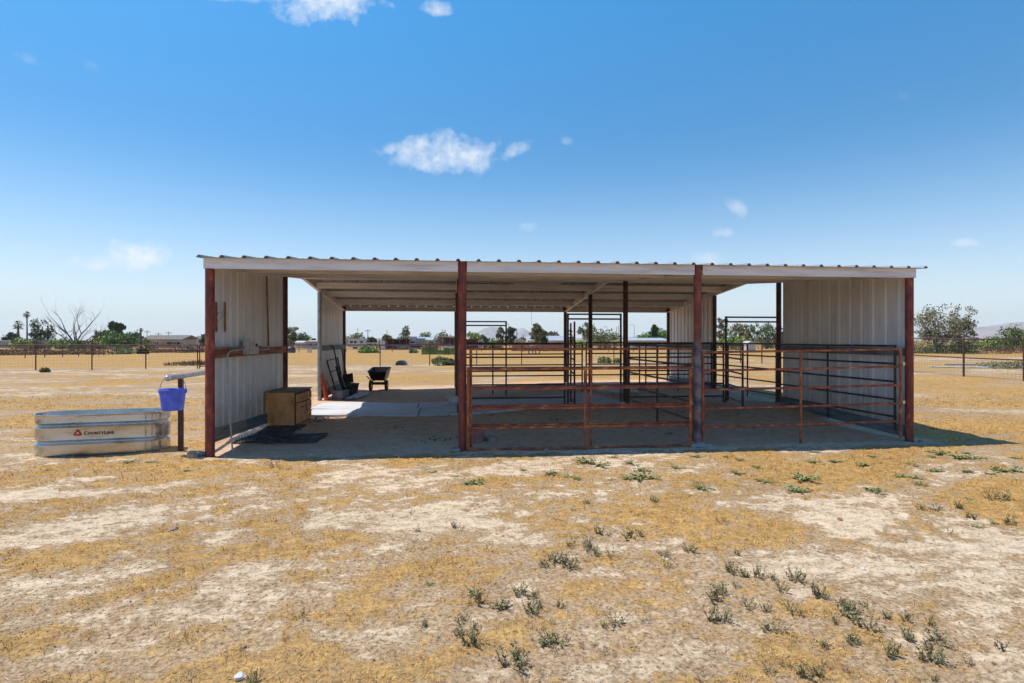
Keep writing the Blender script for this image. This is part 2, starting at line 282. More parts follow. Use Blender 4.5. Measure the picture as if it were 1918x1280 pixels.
# ------------------------------------------------------------------ mesh helper
class MB:
    def __init__(s): s.v = []; s.f = []; s.mi = []; s.m = 0
    def add(s, vs, fs):
        n = len(s.v); s.v += [tuple(p) for p in vs]; s.f += [tuple(i + n for i in f) for f in fs]; s.mi += [s.m] * len(fs); return s
    def obox(s, p, q, up=(0, 0, 1), w=.05, h=.05):      # box whose centre line runs p to q; h along up, w sideways
        p = Vector(p); q = Vector(q); d = (q - p).normalized(); up = Vector(up); up = (up - d * up.dot(d)).normalized(); sd = d.cross(up)
        vs = [b + sd * (w / 2 * i) + up * (h / 2 * j) for b in (p, q) for (i, j) in ((-1, -1), (1, -1), (1, 1), (-1, 1))]
        return s.add(vs, [(0, 1, 2, 3), (7, 6, 5, 4), (0, 4, 5, 1), (1, 5, 6, 2), (2, 6, 7, 3), (3, 7, 4, 0)])
    def box(s, a, b):
        (x0, y0, z0), (x1, y1, z1) = a, b
        vs = [(x0, y0, z0), (x1, y0, z0), (x1, y1, z0), (x0, y1, z0), (x0, y0, z1), (x1, y0, z1), (x1, y1, z1), (x0, y1, z1)]
        return s.add(vs, [(3, 2, 1, 0), (4, 5, 6, 7), (0, 1, 5, 4), (1, 2, 6, 5), (2, 3, 7, 6), (3, 0, 4, 7)])
    def tube(s, pts, r, n=8, cap=True):
        pts = [Vector(p) for p in pts]; rs = r if isinstance(r, (list, tuple)) else [r] * len(pts); k = len(pts); vs = []; prev = None
        for i, p in enumerate(pts):
            d = (pts[min(i + 1, k - 1)] - pts[max(i - 1, 0)])
            d = d.normalized() if d.length > 1e-9 else Vector((0, 0, 1))
            if prev is None: a = d.orthogonal().normalized()
            else:
                a = prev - d * prev.dot(d); a = a.normalized() if a.length > 1e-6 else d.orthogonal().normalized()
            prev = a; b = d.cross(a)
            for j in range(n):
                t = 2 * math.pi * j / n; vs.append(p + (a * math.cos(t) + b * math.sin(t)) * rs[i])
        fs = [(i * n + j, i * n + (j + 1) % n, (i + 1) * n + (j + 1) % n, (i + 1) * n + j) for i in range(k - 1) for j in range(n)]
        if cap: fs += [tuple(range(n - 1, -1, -1)), tuple((k - 1) * n + j for j in range(n))]
        return s.add(vs, fs)
    def lathe(s, prof, c=(0, 0, 0), n=24, sx=1, sy=1):
        vs = [(c[0] + r * sx * math.cos(2 * math.pi * j / n), c[1] + r * sy * math.sin(2 * math.pi * j / n), c[2] + z) for (r, z) in prof for j in range(n)]
        fs = [(i * n + j, i * n + (j + 1) % n, (i + 1) * n + (j + 1) % n, (i + 1) * n + j) for i in range(len(prof) - 1) for j in range(n)]
        return s.add(vs, fs)
    def chan(s, p, q, side, h=.155, fl=.06, t=.006):     # steel C channel standing on its edge, p-q = bottom line of the web
        p = Vector(p); q = Vector(q); sd = Vector(side).normalized(); up = (q - p).cross(sd); up = up.normalized()
        if up.z < 0: up = -up
        s.obox(p + up * h / 2, q + up * h / 2, up, t, h)
        for k in (t / 2, h - t / 2):
            s.obox(p + up * k + sd * (t / 2 + fl / 2), q + up * k + sd * (t / 2 + fl / 2), up, fl, t)
        s.obox(p + up * (t + .012) + sd * (fl), q + up * (t + .012) + sd * fl, up, t, .024)
        return s
    def rock(s, c, r, seed, flat=.6, n=10):
        rnd = random.Random(seed); vs = []; m = 6
        for i in range(1, m):
            for j in range(n):
                th = math.pi * i / m; ph = 2 * math.pi * j / n; k = r * (.75 + .45 * rnd.random())
                vs.append((c[0] + k * math.sin(th) * math.cos(ph), c[1] + k * math.sin(th) * math.sin(ph), c[2] + k * flat * math.cos(th)))
        fs = [(i * n + j, i * n + (j + 1) % n, (i + 1) * n + (j + 1) % n, (i + 1) * n + j)[::-1] for i in range(m - 2) for j in range(n)]
        vs.append((c[0], c[1], c[2] + r * flat * .8)); vs.append((c[0], c[1], c[2] - r * flat)); t = len(vs) - 2
        fs += [(t, j, (j + 1) % n) for j in range(n)] + [(t + 1, (m - 2) * n + (j + 1) % n, (m - 2) * n + j) for j in range(n)]
        return s.add(vs, fs)
    def build(s, name, m, parent=None, smooth=True, angle=35, local=False):
        me = bpy.data.meshes.new(name); off = Vector((0, 0, 0)) if (local or parent is None) else world_loc(parent)
        me.from_pydata([(x - off.x, y - off.y, z - off.z) for (x, y, z) in s.v], [], s.f)
        for mm in (m if isinstance(m, (list, tuple)) else [m]): me.materials.append(mm)
        me.polygons.foreach_set('material_index', s.mi)
        if smooth:
            me.shade_smooth(); me.set_sharp_from_angle(angle=R(angle))
        o = bpy.data.objects.new(name, me); COL.objects.link(o)
        if parent is not None: o.parent = parent
        return o
def world_loc(o):
    l = Vector((0, 0, 0))
    while o is not None: l += o.location; o = o.parent
    return l
def tag(o, label=None, cat=None, group=None, kind=None):
    if label: o['label'] = label
    if cat: o['category'] = cat
    if group: o['group'] = group
    if kind: o['kind'] = kind
    return o
def thing(name, label, cat, loc=(0, 0, 0), rz=0, group=None):
    o = bpy.data.objects.new(name, None); COL.objects.link(o); o.location = loc; o.rotation_euler = (0, 0, rz); o.empty_display_size = .2
    return tag(o, label, cat, group)
def solo(mb, name, m, loc, label, cat, group=None, kind=None, smooth=True, angle=35):   # a one-mesh thing with its origin at loc, built in world coordinates
    loc = Vector(loc); mb.v = [(x - loc.x, y - loc.y, z - loc.z) for (x, y, z) in mb.v]
    o = mb.build(name, m, None, smooth, angle); o.location = loc; return tag(o, label, cat, group, kind)
def npmesh(name, verts, faces, m, k):     # k corners per face, numpy arrays
    me = bpy.data.meshes.new(name); nf = len(faces)
    me.vertices.add(len(verts)); me.vertices.foreach_set('co', verts.astype(np.float32).ravel())
    me.loops.add(nf * k); me.polygons.add(nf)
    me.loops.foreach_set('vertex_index', faces.astype(np.int32).ravel())
    me.polygons.foreach_set('loop_start', np.arange(0, nf * k, k, dtype=np.int32))
    me.materials.append(m); me.update(calc_edges=True); return me

# ------------------------------------------------------------------ ground (one sheet to the horizon)
def ground_mat():
    m, nt, b = newmat('desert_dirt'); N = nt.nodes.new; L = nt.links.new
    tc = N('ShaderNodeTexCoord')
    def noise(sc, det=6, rg=.6, st=(1, 1, 1)):
        mp = N('ShaderNodeMapping'); mp.inputs['Scale'].default_value = st; L(tc.outputs['Object'], mp.inputs[0])
        n = N('ShaderNodeTexNoise'); n.inputs['Scale'].default_value = sc; n.inputs['Detail'].default_value = det; n.inputs['Roughness'].default_value = rg
        L(mp.outputs[0], n.inputs['Vector']); return n.outputs[0]
    def M(op, a, bb, c=None, clamp=False):
        q = N('ShaderNodeMath'); q.operation = op; q.use_clamp = clamp
        for i, x in enumerate((a, bb, c)):
            if x is None: continue
            if isinstance(x, (int, float)): q.inputs[i].default_value = x
            else: L(x, q.inputs[i])
        return q.outputs[0]
    def mix(f, a, c):
        q = N('ShaderNodeMix'); q.data_type = 'RGBA'; L(f, q.inputs['Factor']); L(a, q.inputs['A']); L(c, q.inputs['B']); return q.outputs['Result']
    def att(n): a = N('ShaderNodeAttribute'); a.attribute_name = n; return a.outputs['Fac']
    fine = noise(38, 8, .7); mid = noise(6, 6, .65, (1, 1.8, 1)); big = noise(.5, 5, .6); grit = noise(150, 4, .6)
    soil = ramp(nt, fine, [(.32, (.10, .055, .025)), (.42, (.27, .17, .085)), (.53, (.41, .275, .15)), (.70, (.56, .405, .245))])
    pale = ramp(nt, M('MULTIPLY_ADD', mid, .5, M('MULTIPLY', fine, .5)), [(.33, (.22, .14, .075)), (.43, (.48, .345, .205)), (.56, (.68, .52, .345)), (.75, (.74, .59, .42))])
    gold = ramp(nt, M('MULTIPLY_ADD', fine, .55, M('MULTIPLY', mid, .45)), [(.34, (.13, .062, .014)), (.44, (.32, .165, .038)), (.55, (.48, .275, .08)), (.70, (.62, .42, .18))])
    shade_lift = ramp(nt, M('MULTIPLY_ADD', mid, .5, M('MULTIPLY', fine, .5)), [(.34, (.34, .17, .09)), (.44, (.58, .335, .20)), (.55, (.69, .44, .275)), (.68, (.75, .53, .36))])  # under-roof earth painted paler and redder to offset the dim blue shade
    gr = M('MULTIPLY_ADD', M('SUBTRACT', mid, .5), 1.3, att('grass'))
    gr = M('MULTIPLY_ADD', M('SUBTRACT', fine, .5), 2.6, gr)
    g = N('ShaderNodeMapRange'); g.interpolation_type = 'SMOOTHSTEP'; L(gr, g.inputs[0]); g.inputs['From Min'].default_value = .15; g.inputs['From Max'].default_value = 1.05
    pl = M('MULTIPLY_ADD', M('SUBTRACT', fine, .5), 1.6, M('MULTIPLY_ADD', M('SUBTRACT', mid, .5), 1.6, att('pale')))
    p = N('ShaderNodeMapRange'); p.interpolation_type = 'SMOOTHSTEP'; L(pl, p.inputs[0]); p.inputs['From Min'].default_value = .25; p.inputs['From Max'].default_value = 1.15
    c = mix(p.outputs[0], soil, pale); c = mix(g.outputs[0], c, gold); c = mix(att('worn_lifted'), c, shade_lift)
    spk = noise(75, 3, .6); sr_ = N('ShaderNodeMapRange'); L(spk, sr_.inputs[0]); sr_.inputs['From Min'].default_value = .60; sr_.inputs['From Max'].default_value = .70; sr_.inputs['To Min'].default_value = 0; sr_.inputs['To Max'].default_value = .7
    dk = N('ShaderNodeRGB'); dk.outputs[0].default_value = (.17, .10, .05, 1); c = mix(sr_.outputs[0], c, dk.outputs[0])
    hv = N('ShaderNodeHueSaturation'); L(c, hv.inputs['Color']); L(M('MULTIPLY_ADD', big, .5, .75), hv.inputs['Value']); hv.inputs['Saturation'].default_value = .97
    L(hv.outputs[0], b.inputs['Base Color']); b.inputs['Roughness'].default_value = .95; b.inputs['Specular IOR Level'].default_value = .15
    hsum = M('ADD', M('MULTIPLY', fine, .6), M('ADD', M('MULTIPLY', mid, .9), M('MULTIPLY', grit, .18)))
    bp = N('ShaderNodeBump'); bp.inputs['Strength'].default_value = .8; bp.inputs['Distance'].default_value = .022
    L(hsum, bp.inputs['Height']); L(bp.outputs[0], b.inputs['Normal'])
    return m
def build_ground():
    th = np.concatenate([np.linspace(-58, 58, 620), np.linspace(58, 302, 62)[1:-1]]) * math.pi / 180
    r = np.concatenate([np.geomspace(.35, 2.3, 12)[:-1], np.geomspace(2.3, 14, 300)[:-1], np.geomspace(14, 110, 170)[:-1], np.geomspace(110, 6600, 50)])
    TH, RR = np.meshgrid(th, r); nt_, nr = len(th), len(r)
    dx = RT.x * np.sin(TH) + FW.x * np.cos(TH); dy = RT.y * np.sin(TH) + FW.y * np.cos(TH)
    X = CAM.x + RR * dx; Y = CAM.y + RR * dy
    Z = gh_np(X, Y); g, p, ins = grass_np(X, Y)
    near = 1 - sst(10, 20, RR)
    Z = Z + near * (1 - .55 * ins) * ((fbm(X * 7, Y * 9, 4, .6) - .5) * .028 + g * (fbm(X * 13 + 3, Y * 13, 3, .6) - .35) * .028)
    V = np.stack([X, Y, Z], -1).reshape(-1, 3)
    V = np.vstack([V, [[CAM.x, CAM.y, gh(CAM.x, CAM.y)]]])
    i = np.arange(nr - 1)[:, None]; j = np.arange(nt_)[None, :]; j2 = (j + 1) % nt_
    fc = np.stack([i * nt_ + j, (i + 1) * nt_ + j, (i + 1) * nt_ + j2, i * nt_ + j2], -1).reshape(-1, 4)
    a, b_, c = V[fc[0][0]], V[fc[0][1]], V[fc[0][2]]
    if np.cross(b_ - a, c - a)[2] < 0: fc = fc[:, ::-1]
    me = npmesh('ground', V, fc, ground_mat(), 4)
    for nm, A in (('grass', g), ('pale', p), ('worn_lifted', ins * .85)):
        at = me.attributes.new(nm, 'FLOAT', 'POINT'); at.data.foreach_set('value', np.append(A.ravel(), 0).astype(np.float32))
    me.shade_smooth()
    o = bpy.data.objects.new('ground', me); COL.objects.link(o); o['kind'] = 'structure'
build_ground()

def nearfield(n, zmin, zmax, seed, power=1.0):        # random ground points ahead of the camera, thinning with distance
    rs = np.random.RandomState(seed)
    t = rs.rand(n) ** power; z = zmin * (zmax / zmin) ** t
    x = (rs.rand(n) * 2 - 1) * (z * .98 + .4)
    X = CAM.x + RT.x * x + FW.x * z; Y = CAM.y + RT.y * x + FW.y * z
    return X, Y, z, rs
def ground_z(X, Y, near_g=None):
    g = near_g if near_g is not None else grass_np(X, Y)[0]
    r = np.hypot(X - CAM.x, Y - CAM.y); near = 1 - sst(10, 20, r)
    return gh_np(X, Y) + near * ((fbm(X * 7, Y * 9, 4, .6) - .5) * .028 + g * (fbm(X * 13 + 3, Y * 13, 3, .6) - .35) * .028)
def scatter_blades():
    # short matted dry grass, growing where the cover map says so
    X, Y, z, rs = nearfield(680000, 2.1, 17, 3)
    g, p, ins = grass_np(X, Y)
    clump = fbm(X * 9, Y * 9, 3, .6)
    keep = (rs.rand(len(X)) < np.clip((g - .12) * 1.15, 0, 1) * np.clip((clump - .38) * 3.6, .03, 1) * .55) & (ins < .3)
    X, Y, z, g, clump = X[keep], Y[keep], z[keep], g[keep], clump[keep]
    n = len(X); Zg = ground_z(X, Y, g) - .003
    ang = rs.rand(n) * 6.283; lean = .5 + rs.rand(n) * 1.0
    h = (.014 + .045 * rs.rand(n) ** 3) * (.6 + clump) * (.75 + z * .04); w = (.0009 + .0011 * rs.rand(n)) * (.6 + z * .28)
    dx, dy = np.cos(ang), np.sin(ang); a2 = ang + 1.57 + rs.randn(n) * .4
    wx, wy = np.cos(a2) * w, np.sin(a2) * w; P = np.stack([X, Y, Zg], -1)
    tip = P + np.stack([dx * np.sin(lean) * h, dy * np.sin(lean) * h, np.cos(lean) * h], -1)
    V = np.empty((n, 3, 3)); V[:, 0] = P - np.stack([wx, wy, wx * 0], -1); V[:, 1] = P + np.stack([wx, wy, wx * 0], -1); V[:, 2] = tip
    me = npmesh('dry_grass', V.reshape(-1, 3), np.arange(n * 3).reshape(-1, 3), STRAW, 3)
    o = bpy.data.objects.new('dry_grass', me); COL.objects.link(o); tag(o, 'short matted golden dry grass growing in patches on the dirt', 'grass', None, 'stuff')
    # straw and twig litter lying about
    X, Y, z, rs = nearfield(60000, 2.1, 12, 5)
    g, p, ins = grass_np(X, Y)
    keep = rs.rand(len(X)) < np.where(ins > .3, .45, .22 + .3 * g - .15 * p); X, Y, z, g = X[keep], Y[keep], z[keep], g[keep]; n = len(X)
    Zg = ground_z(X, Y, g) + .004; ang = rs.rand(n) * 6.283; L_ = (.012 + .05 * rs.rand(n) ** 3); w = .0011 + .0013 * rs.rand(n)
    dx, dy = np.cos(ang) * L_, np.sin(ang) * L_; wx, wy = -np.sin(ang) * w, np.cos(ang) * w; P = np.stack([X, Y, Zg], -1)
    V = np.empty((n, 3, 3)); V[:, 0] = P - np.stack([wx, wy, wx * 0], -1); V[:, 1] = P + np.stack([wx, wy, wx * 0], -1); V[:, 2] = P + np.stack([dx, dy, rs.rand(n) * .012], -1)
    me = npmesh('straw_litter', V.reshape(-1, 3), np.arange(n * 3).reshape(-1, 3), LITTER, 3)
    o = bpy.data.objects.new('straw_litter', me); COL.objects.link(o); tag(o, 'loose bits of straw and twig scattered over the dirt', 'litter', None, 'stuff')
    # pebbles and crumbs of soil
    X, Y, z, rs = nearfield(90000, 2.1, 14, 9)
    g, p, ins = grass_np(X, Y)
    # the bare patch at the lower left is stony
    st = np.exp(-(((X - BLOBS[7][0]) / (BLOBS[7][2] * 1.5)) ** 2 + ((Y - BLOBS[7][1]) / (BLOBS[7][3] * 1.6)) ** 2))
    keep = rs.rand(len(X)) < (.25 - .15 * g + .75 * st); X, Y, z, g = X[keep], Y[keep], z[keep], g[keep]; n = len(X)
    s = (.0020 + .0055 * rs.rand(n) ** 5) * (.75 + .35 * rs.rand(n)); P = np.stack([X, Y, ground_z(X, Y, g) + s * .3], -1)
    dirs = np.array([(1, 0, 0), (0, 1, 0), (-1, 0, 0), (0, -1, 0), (0, 0, .75), (0, 0, -.75)], float)
    V = P[:, None, :] + dirs[None] * s[:, None, None] * (.7 + .6 * rs.rand(n, 6, 1))
    fc = np.array([(0, 1, 4), (1, 2, 4), (2, 3, 4), (3, 0, 4), (1, 0, 5), (2, 1, 5), (3, 2, 5), (0, 3, 5)])
    fcs = (np.arange(n)[:, None, None] * 6 + fc[None]).reshape(-1, 3)
    me = npmesh('gravel', V.reshape(-1, 3), fcs, PEB, 3)
    o = bpy.data.objects.new('gravel', me); COL.objects.link(o); tag(o, 'small pebbles and soil crumbs on the bare dirt', 'gravel', None, 'stuff')
scatter_blades()
def droppings():
    rs = np.random.RandomState(21); n = 230; cx = rs.rand(26) * 10.4 + .3; cy = rs.rand(26) ** 1.2 * 7 + .1; k = rs.randint(0, 26, n)
    X = np.clip(cx[k] + rs.randn(n) * .16, .2, 10.8); Y = np.maximum(cy[k] + rs.randn(n) * .14, .05); s = .008 + .018 * rs.rand(n); P = np.stack([X, Y, ground_z(X, Y) + s * .4], -1)
    dirs = np.array([(1, 0, 0), (0, 1, 0), (-1, 0, 0), (0, -1, 0), (0, 0, .75), (0, 0, -.75)], float); V = P[:, None, :] + dirs[None] * s[:, None, None] * (.7 + .6 * rs.rand(n, 6, 1))
    fc = np.array([(0, 1, 4), (1, 2, 4), (2, 3, 4), (3, 0, 4), (1, 0, 5), (2, 1, 5), (3, 2, 5), (0, 3, 5)]); fcs = (np.arange(n)[:, None, None] * 6 + fc[None]).reshape(-1, 3)
    me = npmesh('droppings', V.reshape(-1, 3), fcs, L_BRUSH_D, 3); o = bpy.data.objects.new('droppings', me); COL.objects.link(o); tag(o, 'small dark crumbs of old manure on the shelter floor', 'droppings', None, 'stuff')
L_BRUSH_D = mat('dry_manure', [(.2, (.14, .09, .06)), (.8, (.30, .20, .13))], scale=3, rough=.95, island=.8)
droppings()

# ------------------------------------------------------------------ the shelter
LX = [0.0, 3.64, 7.34, 10.98]            # the four lines of posts across
RY = [0.0, 3.72, 6.89, 10.34]            # the four rows of posts back
RIDGE = 5.17
def zb(v):                                # underside of the roof members
    return 2.69 + .41 * (v / RIDGE) if v <= RIDGE else 3.10 - .49 * ((v - RIDGE) / (10.34 - RIDGE))
HM = .155
shelter = thing('horse_shelter', 'long open metal horse shelter with rusty pipe posts and a ribbed low gable roof', 'shelter', (5.49, 5.17, 0))
def post(u, v, top, m, r=.06, low=-.15):
    g = gh(u, v); MB().tube([(u, v, g + low), (u, v, (g + top) / 2), (u, v, top)], r, 20).build('post', m, shelter)
# front row: the corner posts stop under the beam, the two inner ones run up to the roof sheet
PEEL = None
def peeled_mat():
    m, nt, b = newmat('peeling_post_paint'); N = nt.nodes.new; L = nt.links.new
    tc = N('ShaderNodeTexCoord'); n = N('ShaderNodeTexNoise'); n.inputs['Scale'].default_value = 5; n.inputs['Detail'].default_value = 6; L(tc.outputs['Object'], n.inputs['Vector'])
    sp = N('ShaderNodeSeparateXYZ'); L(tc.outputs['Object'], sp.inputs[0])
    a = N('ShaderNodeMath'); a.operation = 'MULTIPLY_ADD'; L(n.outputs[0], a.inputs[0]); a.inputs[1].default_value = 1.5; L(sp.outputs[2], a.inputs[2])
    mr = N('ShaderNodeMapRange'); L(a.outputs[0], mr.inputs[0]); mr.inputs['From Min'].default_value = 2.38; mr.inputs['From Max'].default_value = 2.44
    red = ramp(nt, n.outputs[0], [(.3, (.10, .020, .016)), (.5, (.19, .04, .025)), (.7, (.32, .10, .04))])
    gr = ramp(nt, n.outputs[0], [(.36, (.05, .04, .05)), (.5, (.12, .11, .13)), (.58, (.20, .18, .19)), (.66, (.22, .08, .04))])
    mx = N('ShaderNodeMix'); mx.data_type = 'RGBA'; L(mr.outputs[0], mx.inputs['Factor']); L(gr, mx.inputs['A']); L(red, mx.inputs['B']); L(mx.outputs['Result'], b.inputs['Base Color'])
    b.inputs['Roughness'].default_value = .6; return m
PEEL = peeled_mat()
post(LX[0], 0, zb(0), RUST, .064); post(LX[3], 0, zb(0), RUST, .062)
post(LX[1] - .02, 0, zb(0) + HM + .004, RUST, .062); post(LX[2] - .015, 0, zb(0) + HM + .004, PEEL, .062)
for u in LX: post(u, RY[1], zb(RY[1]), POST2 if u else POST2, .056)
post(LX[0], RY[2], zb(RY[2]), GALVD, .056)
for u in LX[1:]: post(u, RY[2], zb(RY[2]), POST2, .056)
for u in LX: post(u, RY[3], zb(RY[3]) + HM - .004, POST2, .056)
# a second dark post stands close to the inner one on the second line, as in the barn's middle
for o in [c for c in shelter.children if c.name.startswith('post')]: pass
# front and rear beams
fb = MB()
spans = [(-.07, LX[1] - .088), (LX[1] + .048, LX[2] - .083), (LX[2] + .053, 11.06)]
for a, b in spans:
    MB().chan((a, -.045, zb(0) + .003), (b, -.045, zb(0) + .003), (0, 1, 0), HM, .065, .008).build('front_beam', MEMB, shelter, smooth=False)
for a, b in [(.04, LX[1] - .04), (LX[1] + .04, LX[2] - .04), (LX[2] + .04, LX[3] - .04)]:
    MB().chan((a, 10.34 + .03, zb(10.34) + .003), (b, 10.34 + .03, zb(10.34) + .003), (0, -1, 0), HM, .065, .008).build('rear_beam', MEMB, shelter, smooth=False)
# rafters on the four lines
for k, u in enumerate(LX):
    sd = (1, 0, 0) if k == 0 else (-1, 0, 0); uo = u - .032 if k == 0 else u + .032
    a = .025; MB().chan((uo, a, zb(a) + .004), (uo, RIDGE, zb(RIDGE) + .004), sd, HM, .065, .007).build('rafter', MEMB, shelter, smooth=False)
    MB().chan((uo, RIDGE + .003, zb(RIDGE) + .004), (uo, 10.30, zb(10.30) + .004), sd, HM, .065, .007).build('rafter', MEMB, shelter, smooth=False)
for v in (1.3, 2.6, 3.86, 5.02, 6.33, 7.55, 8.93):
    for k in range(3):
        MB().chan((LX[k] + .042, v, zb(v) + .003), (LX[k + 1] - .042, v, zb(v) + .003), (0, 1, 0), HM - .006, .055, .006).build('purlin', MEMB, shelter, smooth=False)
# ribbed roof
def ribbed(prof_u, section, p0, p1, t=.0035):
    pass
def ribline(a, b, pitch=.305, h=.034, off=.0, b0=.038, b1=.016, start=.12):
    pts = [(a, 0)]; c = a + start
    while c + b0 < b:
        pts += [(c - b0, 0), (c - b1, h), (c + b1, h), (c + b0, 0)]
        pts += [(c + .10, 0), (c + .104, .004), (c + .112, .004), (c + .116, 0)] if c + .21 < b else []
        pts += [(c + .19, 0), (c + .194, .004), (c + .202, .004), (c + .206, 0)] if c + .30 < b else []
        c += pitch
    pts.append((b, 0)); return pts
def roof(v0, v1, z0, z1, pts):
    mb = MB(); n = len(pts); t = .003
    vs = [(u, v, z + h + dt) for (v, z) in ((v0, z0), (v1, z1)) for dt in (t, 0) for (u, h) in pts]
    def q(a, b, c, d): return (a, b, c, d)
    fs = []
    for i in range(n - 1):
        fs.append((i, i + 1, 2 * n + i + 1, 2 * n + i)); fs.append((n + i + 1, n + i, 3 * n + i, 3 * n + i + 1))
        fs.append((n + i, n + i + 1, i + 1, i)); fs.append((2 * n + i, 2 * n + i + 1, 3 * n + i + 1, 3 * n + i))
    return mb.add(vs, fs)
zt = lambda v: zb(v) + HM + .006
rp = ribline(-.15, 11.22, start=.045)
sl = .41 / RIDGE; sr = .49 / (10.34 - RIDGE)
roof(-.11, RIDGE - .02, zt(0) - .11 * sl, zt(RIDGE), rp).build('front_roof_sheet', DECK, shelter, smooth=False)
roof(RIDGE + .02, 10.50, zt(RIDGE), zt(10.34) - .16 * sr, rp).build('rear_roof_sheet', DECK, shelter, smooth=False)
c = MB(); zz = zt(RIDGE) + .042
c.add([(-.15, RIDGE - .16, zz - .016), (11.22, RIDGE - .16, zz - .016), (11.22, RIDGE, zz), (-.15, RIDGE, zz), (11.22, RIDGE + .16, zz - .018), (-.15, RIDGE + .16, zz - .018)], [(0, 1, 2, 3), (3, 2, 4, 5)]).build('ridge_cap', DECK, shelter, smooth=False)
# side walls: ribbed sheet, kick board, girt
def wall(u, v0, v1, inn, bot, gz, gm, kick, kickm, nsheet=4):
    sh = MB(); span = (v1 - v0) / nsheet
    for k in range(nsheet):
        a = v0 + k * span; b = a + span; off = (-inn) * .022
        pts = [(a, .05), (a + .010, .05), (a + .011, 0)]; pitch = span / 3
        for j in range(3):
            cc = a + pitch * (j + .5)
            pts += [(cc - .042, 0), (cc - .02, .03), (cc + .02, .03), (cc + .042, 0)]
        pts += [(b - .011, 0), (b - .010, .05), (b, .05)]; n = len(pts)
        vs = []
        for (dt) in (0, -.003 * inn):
            for zsel in (0, 1):
                for (v, h) in pts:
                    z = bot(v) if zsel == 0 else zb(v) + .012
                    vs.append((u + off - inn * h + dt, v, z))
        fs = []
        for i in range(n - 1):
            fs.append((i, i + 1, n + i + 1, n + i)); fs.append((2 * n + i + 1, 2 * n + i, 3 * n + i, 3 * n + i + 1))
            fs.append((i + 1, i, 2 * n + i, 2 * n + i + 1)); fs.append((n + i, n + i + 1, 3 * n + i + 1, 3 * n + i))
        if inn > 0: fs = [f[::-1] for f in fs]
        sh.add(vs, fs)
    o = sh.build('wall_sheet', SHEET, shelter, smooth=False)
    # girt, a channel along the room side
    x = u + inn * .012
    MB().obox((x + inn * .02, v0 + .01, gz + .07), (x + inn * .02, v1 - .01, gz + .07), (0, 0, 1), .04, .13).build('girt', gm, shelter, smooth=False)
    for (a, b, km) in kick:
        MB().obox((x + inn * .014, a, (bot(a) + kickm(a)) / 2), (x + inn * .014, b, (bot(b) + kickm(b)) / 2), (0, 0, 1), .028, bot(a) - kickm(a) + .03).build('kick_board', km, shelter, smooth=False)
wall(0, .07, 3.655, 1, lambda v: .36 - .03 * v, 1.40, WOODR, [(.07, 1.35, BOARD), (1.354, 3.655, BOARD_B)], lambda v: .20 - .03 * v)
wall(0, 6.955, 10.27, 1, lambda v: .30, 1.38, BOARD_B, [(6.955, 10.27, BOARD_B)], lambda v: .12)
wall(LX[3], .07, 3.60, -1, lambda v: .23 + .03 * v, 1.40, BOARD_B, [(.07, 3.60, BOARD_B)], lambda v: .07 + .035 * v)
wall(LX[3], 6.955, 10.27, -1, lambda v: .42, 1.38, BOARD_B, [(6.955, 10.27, BOARD_B)], lambda v: .25)
# pale timber laid over the front half of the left girt, and an upright batten
MB().obox((.062, .08, 1.552), (.062, 1.95, 1.552), (0, 0, 1), .05, .026).build('girt_cap', BOARD, shelter, smooth=False)
MB().obox((.03, VL(503, .03), 1.56), (.03, VL(499.5, .03), 2.86), (1, 0, 0), .035, .022).build('batten', WOODR, shelter, smooth=False)
# concrete collar at the foot of the third front post
cc = MB(); cc.rock((LX[2] - .02, -.02, gh(LX[2], 0) - .0), .17, 5, .35, 12); cc.rock((LX[2] + .13, -.06, gh(LX[2], 0)), .09, 8, .4, 9); cc.build('footing', CONC, shelter, angle=25)

# rusty strips and wire on the left wall
r_ = thing('tool_hanger', 'two rusty upright strips with loose wire on the left wall of the shelter', 'hanger', (.03, .5, 2.0))
for px in (406, 422):
    v = VL(px, .03); zc = camz(.03, v)
    MB().obox((.025, v, HT(622, zc)), (.025, v, HT(566, zc)), (1, 0, 0), .035, .02).build('strip', WOODR, r_, smooth=False)
va, vb_ = VL(407, .05), VL(422, .05)
MB().tube([(.045, va, 2.02), (.06, va + .05, 2.08), (.05, (va + vb_) / 2, 2.06), (.06, vb_ - .03, 2.12), (.045, vb_, 2.10)], .003, 5).tube([(.045, va, 1.90), (.07, va + .06, 1.98), (.05, (va + vb_) / 2, 2.01), (.045, vb_, 2.05)], .003, 5).build('wire', BOARD, r_)

# electric box, outlet and conduit
eb = thing('electrical_box', 'grey electrical box with conduit and outlet mounted on the girt of the left wall', 'electrical box', (.06, VL(461, .06), 1.5))
ve = VL(461, .06); ze = camz(.06, ve)
m = MB(); m.box((.056, VL(455, .06), HT(664, ze)), (.15, VL(468, .06), HT(636, ze))); m.build('cabinet', CONDUIT, eb, smooth=False)
MB().box((.151, VL(455, .06) + .05, HT(658, ze)), (.157, VL(468, .06) - .05, HT(641, ze))).build('door', GALVD, eb, smooth=False)
m = MB(); m.box((.056, VL(471, .06), HT(665, ze)), (.12, VL(478, .06), HT(650, ze))); m.build('outlet_box', GALVD, eb, smooth=False)
MB().tube([(.09, VL(473, .06) + .05, HT(650, ze)), (.11, VL(474, .06) + .05, HT(645, ze))], .02, 8).build('socket', BLACKP, eb)
v0 = VL(424, .07); zc = camz(.07, v0); hb = 1.50
MB().tube([(.16, v0 - .0, gh(.2, v0) + .0), (.13, v0, .35), (.085, v0 - .03, .9), (.085, v0 - .02, hb - .14), (.085, v0 + .015, hb - .04), (.085, v0 + .10, hb), (.085, VL(455, .085) + .0, hb + .02)], .014, 8).build('conduit', CONDUIT, eb)
MB().tube([(.085, VL(478, .085), 1.50), (.085, VL(504, .085), 1.50)], .013, 8).build('conduit', CONDUIT, eb)

